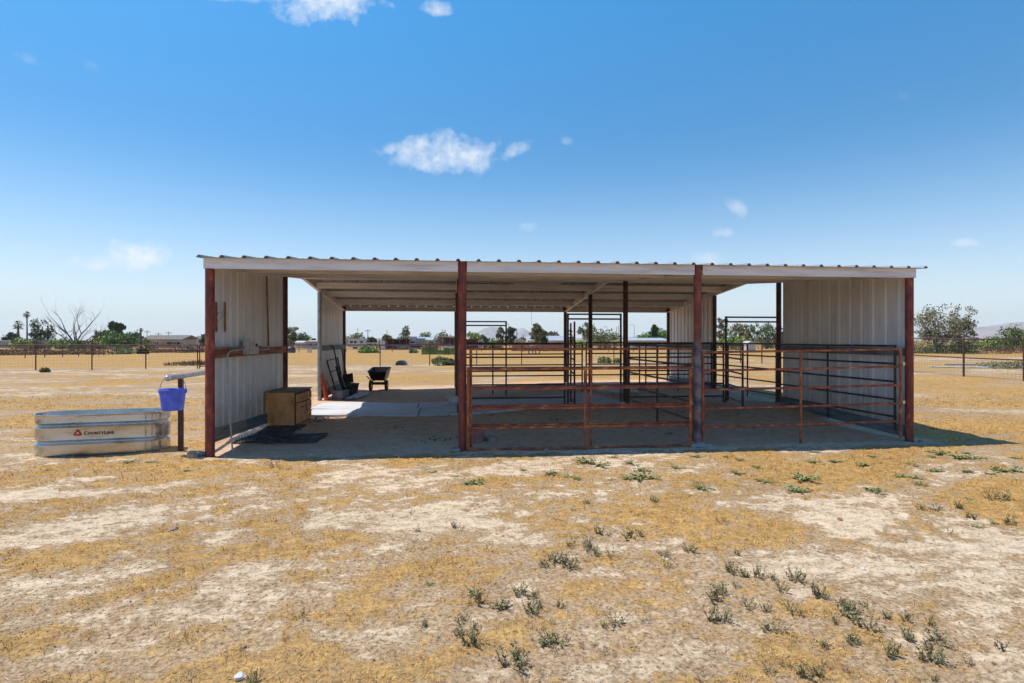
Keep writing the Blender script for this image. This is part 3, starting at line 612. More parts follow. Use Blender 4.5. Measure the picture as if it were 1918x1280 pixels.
# light fitting and its cable under the roof
lf = thing('strip_light', 'long narrow strip light fixed under the roof of the middle bay', 'light', (UL(1006, 5.0), 5.0, 3.02))
a, b = UL(962, 5.0), UL(1051, 5.0)
MB().box((a, 4.94, 3.035), (b, 5.0, 3.075)).build('housing', WHITE, lf, smooth=False)
MB().tube([(a + .03, 4.97, 3.018), (b - .03, 4.97, 3.018)], .016, 8).build('tube', TUBW, lf)
MB().tube([(UL(876, 5.0), 4.97, 3.06), ((UL(876, 5.) + a) / 2, 4.97, 3.05), (a - .005, 4.97, 3.055)], .008, 6).build('cable', CONDUIT, lf)
w = W(1002, 17); solo(MB().tube([(w.x, 8.96, 2.77), (w.x - .01, 8.96, 2.45), (w.x, 8.96, 2.13)], .004, 5), 'hanging_cord', BLACKP, (w.x, 8.96, 2.13), 'thin dark cord hanging from a roof purlin in the middle bay', 'cord')

# ------------------------------------------------------------------ pipe gates and panels
RH = [.34, .63, .93, 1.23, 1.53]
def panel(name, label, cat, p, q, m, heights=RH, mids=(.5,), r=.019, low=.12, dz=0, ends=(1, 1), tilt=0, group=None, bottom=False, endtop=None, clips=None):
    """a framed panel of level pipes from p to q (x, y)"""
    p = Vector((p[0], p[1], 0)); q = Vector((q[0], q[1], 0)); d = (q - p); c = (p + q) / 2; base = (gh(p.x, p.y) + gh(q.x, q.y)) / 2 if dz is None else dz
    t = thing(name, label, cat, (c.x, c.y, base), 0, group); n = d.normalized()
    for h in heights:
        MB().tube([(p.x, p.y, base + h), (c.x, c.y, base + h + tilt / 2 - (0.004 if len(mids) else 0)), (q.x, q.y, base + h + tilt)], r * .92, 10).build('rail', m, t)
    top = (endtop or heights[-1])
    for e, (pt, k) in enumerate(((p, 0), (q, 1))):
        if ends[e]:
            MB().tube([(pt.x, pt.y, base + low + k * tilt), (pt.x, pt.y, base + top + r + k * tilt)], r * 1.08, 10).build('upright', m, t)
    for f in mids:
        pt = p + d * f; MB().tube([(pt.x, pt.y - .0, base + low - .02 + f * tilt), (pt.x, pt.y, base + heights[-1] + f * tilt)], r, 10).build('brace', m, t)
    return t
y2 = -.03
# front of the middle bay: a low panel in front of a taller one
t = panel('corral_fence', 'rusty low four rail panel across the front of the middle bay, resting on the ground', 'fence panel', (LX[1] + .065, -.10), (UL(1293, -.10), -.10), GATE, [.03, .35, .64, .94, 1.235], (.515,), .020, .0)
MB().tube([(UL(855, -.10) + .2, -.10, .92), (UL(855, -.10) + .26, -.10, .94)], .02, 8).build('hinge', GATE, t)
panel('corral_fence', 'taller rusty five rail panel just behind the low panel of the middle bay', 'fence panel', (LX[1] + .11, .10), (UL(1297.5, .10), .10), GATE, [.36, .655, .945, 1.24, 1.53], (.53,), .020, .03)
# right bay gate
t = panel('pipe_gate', 'rusty five rail gate across the front of the right bay', 'gate', (LX[2] + .075, .0), (UL(1686.5, 0), 0), GATE, [.285, .58, .88, 1.185, 1.475], (.485,), .020, .0, tilt=.045, ends=(1, 1))
for h in (.62, 1.25): MB().box((UL(1686.5, 0) + .024, -.02, h), (UL(1686.5, 0) + .07, .02, h + .05)).build('hinge', GALV, t, smooth=False)
for (px, h, v) in ((1298, 1.24, .10), (1298, .66, .10), (878, 1.24, .10), (879, .37, .10)):
    q = (UL(px, v), v); t_ = thing('pipe_clamp', {1.24: 'upper', .66: 'lower', .37: 'lowest'}[h] + ' pale metal clamp on the ' + ('right' if px > 1000 else 'left') + ' upright of the taller middle bay panel', 'clamp', (q[0], q[1] - .03, h))
    MB().tube([(q[0], q[1], h - .02), (q[0], q[1], h + .02)], .027, 12).build('band', GALV, t_); MB().box((q[0] - .012, q[1] - .06, h - .015), (q[0] + .012, q[1] - .026, h + .015)).build('bolt', GALV, t_, smooth=False)
# side panels along the right wall and between the middle and right bays
panel('corral_fence', 'dark five rail panel standing along the inside of the right wall', 'fence panel', (LX[3] - .12, .16), (LX[3] - .12, 3.62), DARK, RH, (.49,), .019, .1, dz=.04)
panel('corral_fence', 'dark five rail panel dividing the middle bay from the right bay', 'fence panel', (LX[2], .15), (LX[2], 3.62), DARK, RH, (.47,), .019, .1, dz=.03)
# row two
xe = UL(1060, 3.72)
panel('corral_fence', 'dark five rail panel across the middle bay behind the front panels', 'fence panel', (LX[1] + .08, 3.72), (xe - .03, 3.72), DARK, [h + .06 for h in RH], (), .019, .2, dz=0)
def walkthrough(x0, x1, v, label, htop, low, m=DARK, legs=(1, 1)):
    t = thing('gateway', label, 'gate frame', ((x0 + x1) / 2, v, 0))
    for h in (htop, htop - .105): MB().tube([(x0, v, h), (x1, v, h)], .019, 10).build('crossbar', m, t)
    for k, x in ((0, x0), (1, x1)):
        if legs[k]: MB().tube([(x, v, low), (x, v, htop + .02)], .023, 10).build('upright', m, t)
walkthrough(UL(1064, 3.72), UL(1163, 3.72), 3.73, 'tall dark walk-through frame beside the centre post of the middle bay', 2.24, .2)
walkthrough(UL(1360, 3.72), LX[3] - .06, 3.73, 'tall dark walk-through frame at the back of the right bay beside the right wall', 2.19, .15, legs=(1, 0))
walkthrough(LX[1] + .06, UL(948, 6.89), 6.89, 'tall dark walk-through frame at the far left of the middle bay', 2.17, .15, legs=(0, 1))
panel('corral_fence', 'dark five rail panel across the back of the right bay left of its walk-through frame', 'fence panel', (LX[2] + .08, 3.72), (UL(1355, 3.72), 3.72), DARK, [h + .05 for h in RH], (), .019, .15, dz=0)
# open swung gates
a = Vector((UL(1068, 3.72), 3.66, 0)); b = W(1076, 11.35)
t = panel('pipe_gate', 'short rusty gate standing open toward the viewer under the centre walk-through frame', 'gate', (a.x, a.y), (b.x, b.y), POST2, [.40, .68, .98, 1.27, 1.56], (), .019, .30, dz=0, ends=(1, 1), endtop=2.02)
a = Vector((UL(1361, 3.72), 3.66, 0)); b = W(1391, 11.5)
panel('pipe_gate', 'dark gate standing open in the right bay with a thick end upright', 'gate', (a.x, a.y), (b.x, b.y), DARK, [.38, .67, .97, 1.27, 1.57], (), .02, .30, dz=0)
# row three
xg = UL(1091, 6.89)
panel('corral_fence', 'dark five rail panel across the far side of the middle bay', 'fence panel', (LX[1] + .08, 6.93), (xg, 6.93), DARK, [h + .05 for h in RH], (.262,), .020, .2, dz=0)
panel('corral_fence', 'dark five rail panel across the far side of the right bay', 'fence panel', (UL(1098, 6.93), 6.93), (LX[3] - .08, 6.93), DARK, [h + .06 for h in RH], (.42, .47, .73), .020, .2, dz=0)
panel('corral_fence', 'dark five rail panel closing the gap in the right side behind the front wall', 'fence panel', (LX[3], 3.80), (LX[3], 6.81), DARK, [h + .03 for h in RH], (.43,), .020, .2, dz=0.02)
# second thin post next to the centre row-three post and a lone short pipe
# ------------------------------------------------------------------ cabinet, mats
cc = W(526, 10.56); cb = thing('wooden_cabinet', 'old brown wooden base cabinet with doors and drawers standing against the left wall', 'cabinet', (cc.x + .02, cc.y + .48, gh(cc.x, cc.y) - .03), R(-3))
def cab(a, b, n, m, par=None): return MB().box(a, b).build(n, m, par or cb, smooth=False, local=True)
WX, DY, HZ = .275, .48, .66
cab((-WX, -DY, 0), (WX - .02, DY, HZ), 'carcass', PLY)
cab((WX - .0195, -DY + .003, .05), (WX - .004, DY - .003, HZ - .003), 'face_frame', PLYD)
cab((-WX - .012, -DY - .015, HZ + .001), (WX + .016, DY + .015, HZ + .026), 'worktop', PLYT)
def front(y0, y1, z0, z1, n, knob=None):
    o = cab((WX - .0035, y0, z0), (WX + .014, y1, z1), n, PLY)
    fr = MB(); f = .032; x0, x1 = WX + .0145, WX + .022
    for a, b in (((x0, y0, z0), (x1, y1, z0 + f)), ((x0, y0, z1 - f), (x1, y1, z1)), ((x0, y0, z0 + f), (x1, y0 + f, z1 - f)), ((x0, y1 - f, z0 + f), (x1, y1, z1 - f))): fr.box(a, b)
    fr.build('moulding', PLY, o, smooth=False, local=True)
    if knob: MB().lathe([(0, 0), (.008, 0), (.008, .018), (.014, .024), (.01, .032), (0, .034)], (0, 0, 0), 10).build('knob', BLACKM, o, local=True).matrix_local = Matrix.Translation((WX + .014, knob[0], knob[1])) @ Matrix.Rotation(R(90), 4, 'Y')
front(-.45, .12, .47, .62, 'drawer', (-.16, .545))
front(-.45, -.175, .07, .445, 'door', (-.205, .36)); front(-.155, .12, .07, .445, 'door', (-.125, .36))
for z0, z1 in ((.07, .245), (.265, .445), (.47, .62)): front(.155, .45, z0, z1, 'drawer', (.30, (z0 + z1) / 2))

def lattice_mat(quad, label, nx, ny, t=.015, m=RUBBER, wb=.014, h0=.012, seed=1):
    P = [Vector((q.x, q.y, 0)) for q in quad]; c = sum(P, Vector()) / 4; base = gh(c.x, c.y) + h0; rnd = random.Random(seed)
    def at(s, t_): return P[0] * (1 - s) * (1 - t_) + P[1] * s * (1 - t_) + P[2] * s * t_ + P[3] * (1 - s) * t_
    mb = MB()
    for i in range(nx + 1):
        s = i / nx; prev = None
        for k in range(7):
            p = at(s, k / 6); p = Vector((p.x, p.y, base + .012 * math.sin(k * 1.3 + i * .2 + seed)))
            if prev is not None: mb.obox(prev, p, (0, 0, 1), wb * (1.6 if i % 6 == 0 else 1), t)
            prev = p
    for j in range(ny + 1):
        s = j / ny; prev = None
        for k in range(7):
            p = at(k / 6, s); p = Vector((p.x, p.y, base + .003 + .012 * math.sin(s * 6 * 1.3 + k / 6 * nx * .2 + seed)))
            if prev is not None: mb.obox(prev, p, (0, 0, 1), wb * (1.6 if j % 6 == 0 else 1), t)
            prev = p
    solo(mb, 'rubber_mat', m, (c.x, c.y, base), label, 'mat', 'black drainage mats by the cabinet', smooth=False)
lattice_mat([GP(432, 831), GP(514, 832), GP(590, 793), GP(500, 795)], 'black holed rubber drainage mat lying partly under the wooden cabinet', 15, 16, wb=.034, seed=1)
lattice_mat([GP(519, 830), GP(590, 829), GP(612, 815), GP(541, 816)], 'smaller black holed rubber mat lying in front of the wooden cabinet', 12, 9, wb=.03, seed=2, h0=.03)

def stall_mat(x0, x1, y0, y1, label, seed, h0=.012, skew=0):
    rnd = random.Random(seed); nx, ny = 16, 8; vs = []; t = .018
    ph = rnd.random() * 6; j0 = [rnd.uniform(-.02, .02) for _ in range(nx + 1)]; j1 = [rnd.uniform(-.02, .02) for _ in range(nx + 1)]
    top = []
    for j in range(ny + 1):
        for i in range(nx + 1):
            x = x0 + (x1 - x0) * i / nx; y = y0 + (y1 - y0) * j / ny + skew * (x - x0) + (j0[i] if j == 0 else j1[i] if j == ny else 0)
            top.append((x, y, gh(x, y) + h0 + t + .018 * math.sin(x * 1.9 + ph) * math.sin(y * 2.3 + ph) + .012))
    n = len(top); vs = top + [(x, y, z - t - .04) for (x, y, z) in top]; fs = []; W_ = nx + 1
    for j in range(ny):
        for i in range(nx):
            a = j * W_ + i; fs.append((a, a + 1, a + 1 + W_, a + W_)); fs.append((n + a, n + a + W_, n + a + 1 + W_, n + a + 1))
    for i in range(nx): fs.append((i + 1, i, n + i, n + i + 1)); a = ny * W_ + i; fs.append((a, a + 1, n + a + 1, n + a))
    for j in range(ny): a = j * W_; fs.append((a, a + W_, n + a + W_, n + a)); a += nx; fs.append((a + W_, a, n + a, n + a + W_))
    mb = MB(); mb.add(vs, fs); c = ((x0 + x1) / 2, (y0 + y1) / 2, gh((x0 + x1) / 2, (y0 + y1) / 2))
    solo(mb, 'stall_mat', MATG, c, label, 'mat', 'grey stall mats laid across the shelter floor')
yA, yB, yC = 3.55, 4.78, 6.0
stall_mat(.32, 2.75, yA, yB - .02, 'front grey stall mat beside the wooden cabinet, half in the sun', 1)
stall_mat(.25, 2.65, yB, yC, 'rear grey stall mat beside the leaning tools, half in the sun', 2)
stall_mat(2.78, 5.05, yA + .04, yB - .02, 'second grey stall mat of the front row, passing under the white feeder', 3, .006, .01)
stall_mat(2.68, 5.0, yB + .02, yC + .03, 'second grey stall mat of the rear row', 4, .006)
stall_mat(5.09, 7.3, yA + .08, yB - .01, 'right end grey stall mat of the front row by the centre post', 5)
stall_mat(5.04, 7.2, yB + .04, yC - .03, 'right end grey stall mat of the rear row', 6)
p = GP(1155, 737, .15); stall_mat(p.x - .5, p.x + .5, p.y - .5, p.y + .4, 'small grey mat piece lying alone behind the mat rows', 7)
p = GP(897, 775, .08); stall_mat(p.x - .2, p.x + .22, p.y - .08, p.y + .12, 'narrow offcut of grey mat near the front panels', 8)

# ------------------------------------------------------------------ white corner feeder on the second dark post
fu = W(852, 12.35); fd = thing('feed_pan', 'white plastic feed pan hanging from the dark post of the middle line', 'feeder', (LX[1] - .02, 3.55, .62))
def bowl(c, r0, r1, h, n=24, t=.008):
    prof = [(0, 0), (r0 * .9, 0), (r0, .01), (r1, h), (r1 + .015, h + .004), (r1 + .013, h + .012), (r1 - .004, h + .010), (r0 - t, .02), (0, .018)]
    return MB().lathe(prof, c, n)
c = W(850, 12.2); bz = HT(757, 12.2)
bowl((c.x, c.y, bz), .10, .17, .16).build('pan', TUBW, fd)
MB().lathe([(0, .03), (.105, .03), (.145, .12), (.149, .12), (.107, .024), (0, .024)], (c.x, c.y, bz), 24).build('liner', BLUE, fd)
MB().tube([(c.x + .14, c.y + .05, bz + .15), (LX[1], 3.66, bz + .20)], .006, 6).build('bracket', GALVD, fd)

# ------------------------------------------------------------------ stock tank
TC = W(197, 8.47); tz = gh(TC.x, TC.y)
dirv = (W(300, 8.72) - W(80, 8.30)); trz = math.atan2(dirv.y, dirv.x)
tk = thing('stock_tank', 'oval galvanised steel stock tank with two ribs and a red triangle emblem', 'stock tank', (TC.x, TC.y, tz - .005), trz)
def stadium(L, Rr, n=18):
    pts = [(L * .5 * s, 0) for s in ()]
    out = []
    for i in range(n + 1): a = -math.pi / 2 + math.pi * i / n; out.append((L / 2 + Rr * math.cos(a), Rr * math.sin(a)))
    for i in range(n + 1): a = math.pi / 2 + math.pi * i / n; out.append((-L / 2 + Rr * math.cos(a), Rr * math.sin(a)))
    return out
TL, TR = 1.14, .29
def shell(prof, m, name):
    mb = MB(); n = None
    for (off, z) in prof:
        ring = stadium(TL, TR + off); n = len(ring); mb.v += [(x, y, z) for (x, y) in ring]
    k = len(prof); mb.f = [(i * n + j, i * n + (j + 1) % n, (i + 1) * n + (j + 1) % n, (i + 1) * n + j) for i in range(k - 1) for j in range(n)]; mb.mi = [0] * len(mb.f)
    return mb.build(name, m, tk, local=True, angle=28)
H = .60
outer = [(-.004, 0), (0, .006), (.003, .03), (.002, .150), (.003, .158), (-.030, .186), (-.032, .196), (-.006, .226), (.003, .232), (.002, .240), (.002, .396), (.003, .404), (-.030, .432), (-.032, .442), (-.006, .470), (.003, .476), (.002, .484), (.002, H - .032), (.010, H - .024), (.016, H - .010), (.010, H), (-.004, H - .002), (-.006, H - .02),
         (-.006, .484), (-.012, .470), (-.038, .442), (-.036, .432), (-.006, .400), (-.006, .240), (-.012, .226), (-.038, .196), (-.036, .186), (-.006, .154), (-.006, .03)]
shell(outer, GALV, 'wall')
bt = MB(); ring = stadium(TL, TR - .0065); bt.add([(x, y, .028) for x, y in ring], [tuple(range(len(ring)))]); bt.build('bottom', GALV, tk, smooth=False, local=True)
for an in (-80, -64):     # pressed seams near the right end
    nx_, ny_ = math.cos(R(an)), math.sin(R(an)); x, y = TL / 2 + (TR + .0035) * nx_, (TR + .0035) * ny_
    for za, zc_ in ((.242, .394), (.486, H - .035), (.01, .148)): MB().obox((x, y, za), (x, y, zc_), (nx_, ny_, 0), .014, .003).build('seam', GALVD, tk, smooth=False, local=True)
def flatmat(name, c, rough=.5):
    m, nt, b = newmat(name); b.inputs['Base Color'].default_value = (*c, 1); b.inputs['Roughness'].default_value = rough
    return m
INK = flatmat('black_ink', (.012, .012, .014)); REDI = flatmat('red_ink', (.62, .035, .015)); WHI = flatmat('white_ink', (.7, .7, .7))
def rtri(cx, cz, s, rr, y, z0):
    pts = []
    for k in range(3):
        a0 = math.pi / 2 + k * 2 * math.pi / 3; vx, vz = cx + s * math.cos(a0), cz + s * .95 * math.sin(a0)
        for j in range(7):
            a = a0 - math.pi / 3 + j * (2 * math.pi / 3) / 6; pts.append((vx + rr * math.cos(a), y, vz + rr * math.sin(a)))
    return pts
def plate(pts, m, name, par, th=.0012):
    n = len(pts); mb = MB(); vs = [tuple(p) for p in pts] + [(p[0], p[1] + th, p[2]) for p in pts]
    mb.add(vs, [tuple(range(n)), tuple(range(2 * n - 1, n - 1, -1))] + [(i, n + i, n + (i + 1) % n, (i + 1) % n) for i in range(n)]); return mb.build(name, m, par, smooth=False, local=True)
ex, ez, ey = -.235, .325, -TR - .0055
em = plate(rtri(ex, ez, .034, .020, ey, 0), INK, 'emblem', tk)
plate(rtri(ex, ez, .030, .014, ey - .0016, 0), REDI, 'emblem_face', em)
plate([(ex + .012 * math.cos(a * math.pi / 8), ey - .0032, ez + .002 + .012 * math.sin(a * math.pi / 8)) for a in range(16)], WHI, 'emblem_dot', em)
fc = bpy.data.curves.new('lettering', 'FONT'); fc.body = 'CountyLine'; fc.size = .066; fc.small_caps_scale = .78; fc.space_character = 1.12; fc.extrude = .0008; fc.offset = .0022
for chf in fc.body_format: chf.use_small_caps = True
to = bpy.data.objects.new('lettering_curve', fc); COL.objects.link(to); bpy.context.view_layer.update()
me = bpy.data.meshes.new_from_object(to.evaluated_get(bpy.context.evaluated_depsgraph_get())); bpy.data.objects.remove(to)
me.transform(Matrix.Translation((ex + .075, -TR - .006, ez - .026)) @ Matrix.Rotation(R(90), 4, 'X')); me.materials.clear(); me.materials.append(INK)
lt = bpy.data.objects.new('lettering', me); COL.objects.link(lt); lt.parent = tk

# ------------------------------------------------------------------ hitching rail with bucket
pa, pb = W(314, 8.07, 1.12), W(387, 9.6, 1.12); pe = pa + (pb - pa) * 2.1
hr = thing('hitching_rail', 'grey steel hitching rail on a dark upright beside the stock tank', 'rail', (pa.x, pa.y, 0))
MB().tube([pa, pb, pe], .038, 16).build('rail', GALVD, hr)
d = (pb - pa).normalized(); MB().tube([pa - d * .045, pa - d * .035, pa - d * .015, pa - d * .001], [.012, .030, .040, .041], 14).build('end_cap', GALV, hr)
for f in (.30, 1.9):
    s = pa + (pb - pa) * f; MB().box((s.x - .03, s.y - .03, gh(s.x, s.y) - .1), (s.x + .03, s.y + .03, 1.083)).build('upright', POST2, hr, smooth=False)
bc = W(323.5, 8.2); bk = thing('blue_bucket', 'blue plastic bucket with a wire handle hanging from the hitching rail above the stock tank', 'bucket', (bc.x, bc.y, .65))
MB().lathe([(0, .004), (.148, .004), (.152, 0), (.158, .004), (.186, .235), (.190, .238), (.192, .262), (.203, .268), (.206, .290), (.203, .305), (.198, .308), (.190, .303), (.182, .24), (.150, .016), (0, .014)], (bc.x, bc.y, .65), 36, .89, .89).build('pail', BLUE, bk)
hp = []
for i in range(13):
    a = math.pi * i / 12; hp.append((bc.x + .182 * math.cos(a), bc.y + .03 * math.sin(a), .925 + .25 * math.sin(a)))
MB().tube(hp, .005, 6).build('handle', GALVD, bk)
for s in (-1, 1): MB().box((bc.x + s * .187 - .008, bc.y - .012, .90), (bc.x + s * .187 + .008, bc.y + .012, .95)).build('ear', BLUE, bk, smooth=False)

# ------------------------------------------------------------------ tools along the rear left wall
def hz(px, py, z): return W(px, z, HT(py, z))
g0 = gh(.5, 7.3)
# orange planks
t = thing('orange_frame', 'bright red-orange pair of narrow boards leaning beside the grey post', 'boards', tuple(hz(612, 752, 14.9)))
t.location.z = .04
MB().obox(hz(610, 752, 14.9), hz(601, 690, 15.2), (1, 0, 0), .075, .05).build('board', ORANGE, t, smooth=False)
MB().obox(hz(615, 751, 15.0), hz(603.5, 700, 15.35), (1, 0, 0), .075, .05).build('board', ORANGE, t, smooth=False)
# sack truck
t = thing('hand_truck', 'black hand truck leaning on the corrugated wall among the tools', 'hand truck', tuple(W(627, 15.9, g0)))
MB().tube([hz(633, 744, 15.4), hz(619, 700, 15.7), hz(610, 668, 16.0), hz(609, 655, 16.1), hz(612, 649, 16.1), hz(620, 647, 16.2), hz(625, 651, 16.25), hz(631, 680, 16.4), hz(641, 715, 16.4), hz(650, 742, 16.0)], .02, 8).build('frame', BLACKM, t)
for k, (a, b, z1, z2) in enumerate([((618, 697), (633, 693), 15.7, 16.3), ((625, 718), (641, 714), 15.6, 16.3), ((613, 676), (628, 672), 15.9, 16.3)]):
    MB().tube([hz(a[0], a[1], z1), hz(b[0], b[1], z2)], .013, 6).build('crossbar', BLACKM, t)
MB().obox(hz(632, 745, 15.3), hz(650, 744, 15.9), (0, 0, 1), .28, .012).build('toe_plate', BLACKM, t, smooth=False)
# dark long handled bundle
t = thing('post_hole_digger', 'thick black twin handled digger leaning in the middle of the tool group', 'tool', tuple(W(642, 15.9, g0)))
MB().tube([hz(644, 728, 15.6), hz(636, 704, 15.9), hz(630, 688, 16.2)], [.06, .055, .03], 8).build('blade', BLACKM, t)
MB().tube([hz(634, 700, 15.9), hz(628, 668, 16.4)], .02, 7).build('handle', BLACKM, t)
MB().tube([hz(639, 702, 15.8), hz(632, 670, 16.3)], .02, 7).build('handle', BLACKM, t)
# red scoop
t = thing('scoop_shovel', 'faded red plastic scoop shovel lying on the ground below the tools', 'shovel', tuple(W(633, 15.2, .03)))
s0 = [hz(617, 731, 15.4), hz(622, 727, 15.6), hz(636, 732, 15.6), hz(648, 744, 15.4), hz(640, 745, 15.1), hz(625, 742, 15.1)]
cen = sum(s0, Vector()) / 6; mb = MB(); up = Vector((0, 0, .02))
mb.add([p + up for p in s0] + [cen + Vector((0, 0, -.02))] + [p - up * .2 for p in s0] + [cen + Vector((0, 0, -.045))], [(i, (i + 1) % 6, 6) for i in range(6)] + [((i + 1) % 6 + 7, i + 7, 13) for i in range(6)] + [((i + 1) % 6, i, i + 7, (i + 1) % 6 + 7) for i in range(6)])
mb.build('scoop', REDP, t, smooth=False)
MB().tube([hz(621, 733, 15.4), hz(613, 718, 15.7), hz(607, 704, 16.0)], .017, 7).build('handle', YEL, t)
# crate
c = W(638, 15.35); zz = gh(c.x, c.y)
t = thing('crate', 'grey plastic crate standing on the ground in front of the black tub', 'crate', (c.x, c.y, zz + .005), R(-20))
def cr(a, b, n='side'): return MB().box(a, b).build(n, GCRATE, t, smooth=False, local=True)
cr((-.15, -.19, 0), (.15, .19, .015), 'base')
cr((-.15, -.19, .016), (.15, -.175, .235)); cr((-.15, .175, .016), (.15, .19, .235)); cr((-.15, -.174, .016), (-.135, .174, .235)); cr((.135, -.174, .016), (.15, .174, .235))
rm = MB(); rm.box((-.165, -.205, .236), (.165, -.17, .255)); rm.box((-.165, .17, .236), (.165, .205, .255)); rm.box((-.165, -.169, .236), (-.13, .169, .255)); rm.box((.13, -.169, .236), (.165, .169, .255)); rm.build('rim', GCRATE, t, smooth=False, local=True)
# tub
c = W(659, 16.4); zz = gh(c.x, c.y)
t = thing('black_tub', 'round black rubber feed tub standing by the tools', 'tub', (c.x, c.y, zz))
MB().lathe([(0, .01), (.145, 0), (.155, .01), (.20, .33), (.215, .335), (.215, .355), (.195, .355), (.148, .03), (0, .025)], (0, 0, 0), 28).build('shell', RUBBER, t, local=True)
# shovels
t = thing('manure_shovel', 'black wide bladed shovel with a red edge standing upright behind the black tub', 'shovel', tuple(hz(652, 718, 16.9)))
bl = MB(); bl.obox(hz(652, 718, 16.8), hz(651, 701, 17.0), (0, 1, 0), .30, .02); bl.build('blade', BLACKP, t, smooth=False)
MB().obox(hz(661.8, 719, 16.8), hz(660.3, 701, 17.0), (0, 1, 0), .018, .024).build('edge', ORANGE, t, smooth=False)
MB().tube([hz(649, 702, 17.0), hz(644, 676, 17.2), hz(639.5, 652, 17.35)], .017, 7).build('handle', BLACKM, t)
t = thing('yellow_handled_rake', 'rake with a yellow handle leaning at the right end of the corrugated wall', 'rake', tuple(W(644, 17.4, .05)))
MB().tube([hz(642.5, 656, 17.7), hz(643, 702, 17.3), hz(643.5, 722, 17.0)], .016, 7).build('handle', YEL, t)
rk = MB(); a, b = hz(640, 723, 17.0), hz(648, 723, 17.0); rk.obox(a, b, (0, 0, 1), .02, .02)
for k in range(7): q = a + (b - a) * (k / 6); rk.obox(q + Vector((0, 0, -.01)), q + Vector((0, -.01, -.12)), (1, 0, 0), .008, .008)
rk.build('head', BLACKM, t, smooth=False)
# grey plastic pipes
for k, (a, b, za, zb_, lab) in enumerate([((649, 749.5), (675, 733), 14.9, 16.8, 'leftmost of the three grey pipes lying beside the stall mats'), ((653, 749.5), (679, 734.5), 14.9, 16.6, 'middle one of the three grey pipes lying beside the stall mats'), ((663, 747.5), (689, 735), 15.1, 16.6, 'rightmost of the three grey pipes lying beside the stall mats')]):
    p, q = W(a[0], za), W(b[0], zb_); p.z = gh(p.x, p.y) + .045; q.z = gh(q.x, q.y) + .05
    mb = MB(); d = (q - p).normalized(); mb.tube([p, q], .042, 14, cap=False)
    mb.tube([p, q], .036, 14, cap=False); n = 14; fs = [(j, (j + 1) % n, 2 * n + (j + 1) % n, 2 * n + j) for j in range(n)]; mb.f += fs; mb.mi += [0] * n
    solo(mb, 'plastic_pipe', PVC, p, lab, 'pipe', 'grey pipes by the tools', angle=50)
# wheelbarrow, seen end-on
c = W(711, 18.1); zz = gh(c.x, c.y)
t = thing('wheelbarrow', 'black two wheeled wheelbarrow parked in the sun behind the shelter', 'wheelbarrow', (c.x, c.y, zz), R(-4)); t.scale = (.87, .87, .93)
def loft(rings, n='tray', m=BLACKP):
    mb = MB(); k = len(rings[0])
    for r in rings: mb.v += r
    mb.f = [(i * k + j, i * k + (j + 1) % k, (i + 1) * k + (j + 1) % k, (i + 1) * k + j) for i in range(len(rings) - 1) for j in range(k)] + [tuple(range(len(rings) * k - k, len(rings) * k))]
    mb.mi = [0] * len(mb.f); return mb.build(n, m, t, local=True)
def rr(w, l, z, r=.08, yo=0, tilt=0):
    out = []
    for (sx, sy, a0) in ((1, -1, -90), (1, 1, 0), (-1, 1, 90), (-1, -1, 180)):
        for j in range(5):
            a = R(a0 + j * 22.5); x = sx * (w - r) + r * math.cos(a); y = sy * (l - r) + r * math.sin(a); out.append((x, y + yo, z + tilt * (y + l)))
    return out
loft([rr(.20, .32, .36), rr(.26, .40, .42), rr(.34, .52, .66, tilt=.10), rr(.355, .535, .67, tilt=.10), rr(.355, .535, .685, tilt=.10), rr(.335, .515, .685, tilt=.10), rr(.25, .39, .43), rr(.19, .31, .385)])
MB().box((-.23, -.22, .21), (.23, -.14, .30)).build('axle_beam', BLACKM, t, smooth=False, local=True)
for s in (-1, 1):
    wh = MB(); wh.lathe([(.10, -.04), (.165, -.045), (.185, -.02), (.185, .02), (.165, .045), (.10, .04), (.09, 0), (.10, -.04)], (0, 0, 0), 24)
    w_ = wh.build('wheel', RUBBER, t, local=True); w_.matrix_local = Matrix.Translation((s * .285, -.18, .185)) @ Matrix.Rotation(R(90), 4, 'Y')
    hb_ = MB().lathe([(0, -.03), (.088, -.03), (.088, .03), (0, .03)], (0, 0, 0), 16).build('hub', GALVD, w_, local=True)
    MB().tube([(s * .22, -.25, .22), (s * .2, -.2, .36)], .015, 7).build('strut', BLACKM, t, local=True)
    MB().tube([(s * .20, .3, .34), (s * .23, -.3, .34), (s * .32, -.66, .52)] if s < 0 else [(s * .20, .3, .34), (s * .23, -.3, .34), (s * .27, -.55, .50)], .018, 8).build('handle', POST2, t, local=True)

# stones and bricks by the posts
def rk1(px, py, r, seed, name, lab, m, cat='rock', flat=.6, h=None, grp=None):
    p = GP(px, py); z = gh(p.x, p.y); solo(MB().rock((p.x, p.y, z + r * flat * .4), r, seed, flat), name, m, (p.x, p.y, z), lab, cat, grp, angle=25)
rk1(853, 845, .085, 3, 'rock', 'pale rock at the foot of the second front post', ROCK)
rk1(362, 857, .085, 4, 'rock', 'flat grey rock left of the front left corner post', ROCK, flat=.75)
rk1(378, 853, .07, 14, 'rock', 'small dark rock between the flat grey rock and the corner post', ROCK)
rk1(920, 828, .10, 5, 'rock', 'light angular rock inside the front panel of the middle bay', ROCK)
rk1(325, 994, .04, 6, 'rock', 'small dark rock on the open dirt below the bucket', ROCK)
rk1(449, 1264, .030, 7, 'rock', 'white rounded stone at the bottom edge of the foreground', ROCKW)
rk1(457, 1207, .014, 8, 'rock', 'tiny grey stone just above the white rounded stone', ROCK)
rk1(1573, 975, .025, 9, 'rock', 'small reddish stone on the bare dirt in the right foreground', BRICK)
rk1(1023, 843, .05, 10, 'rock', 'low pale rock under the bottom rail of the middle bay panel', ROCK)
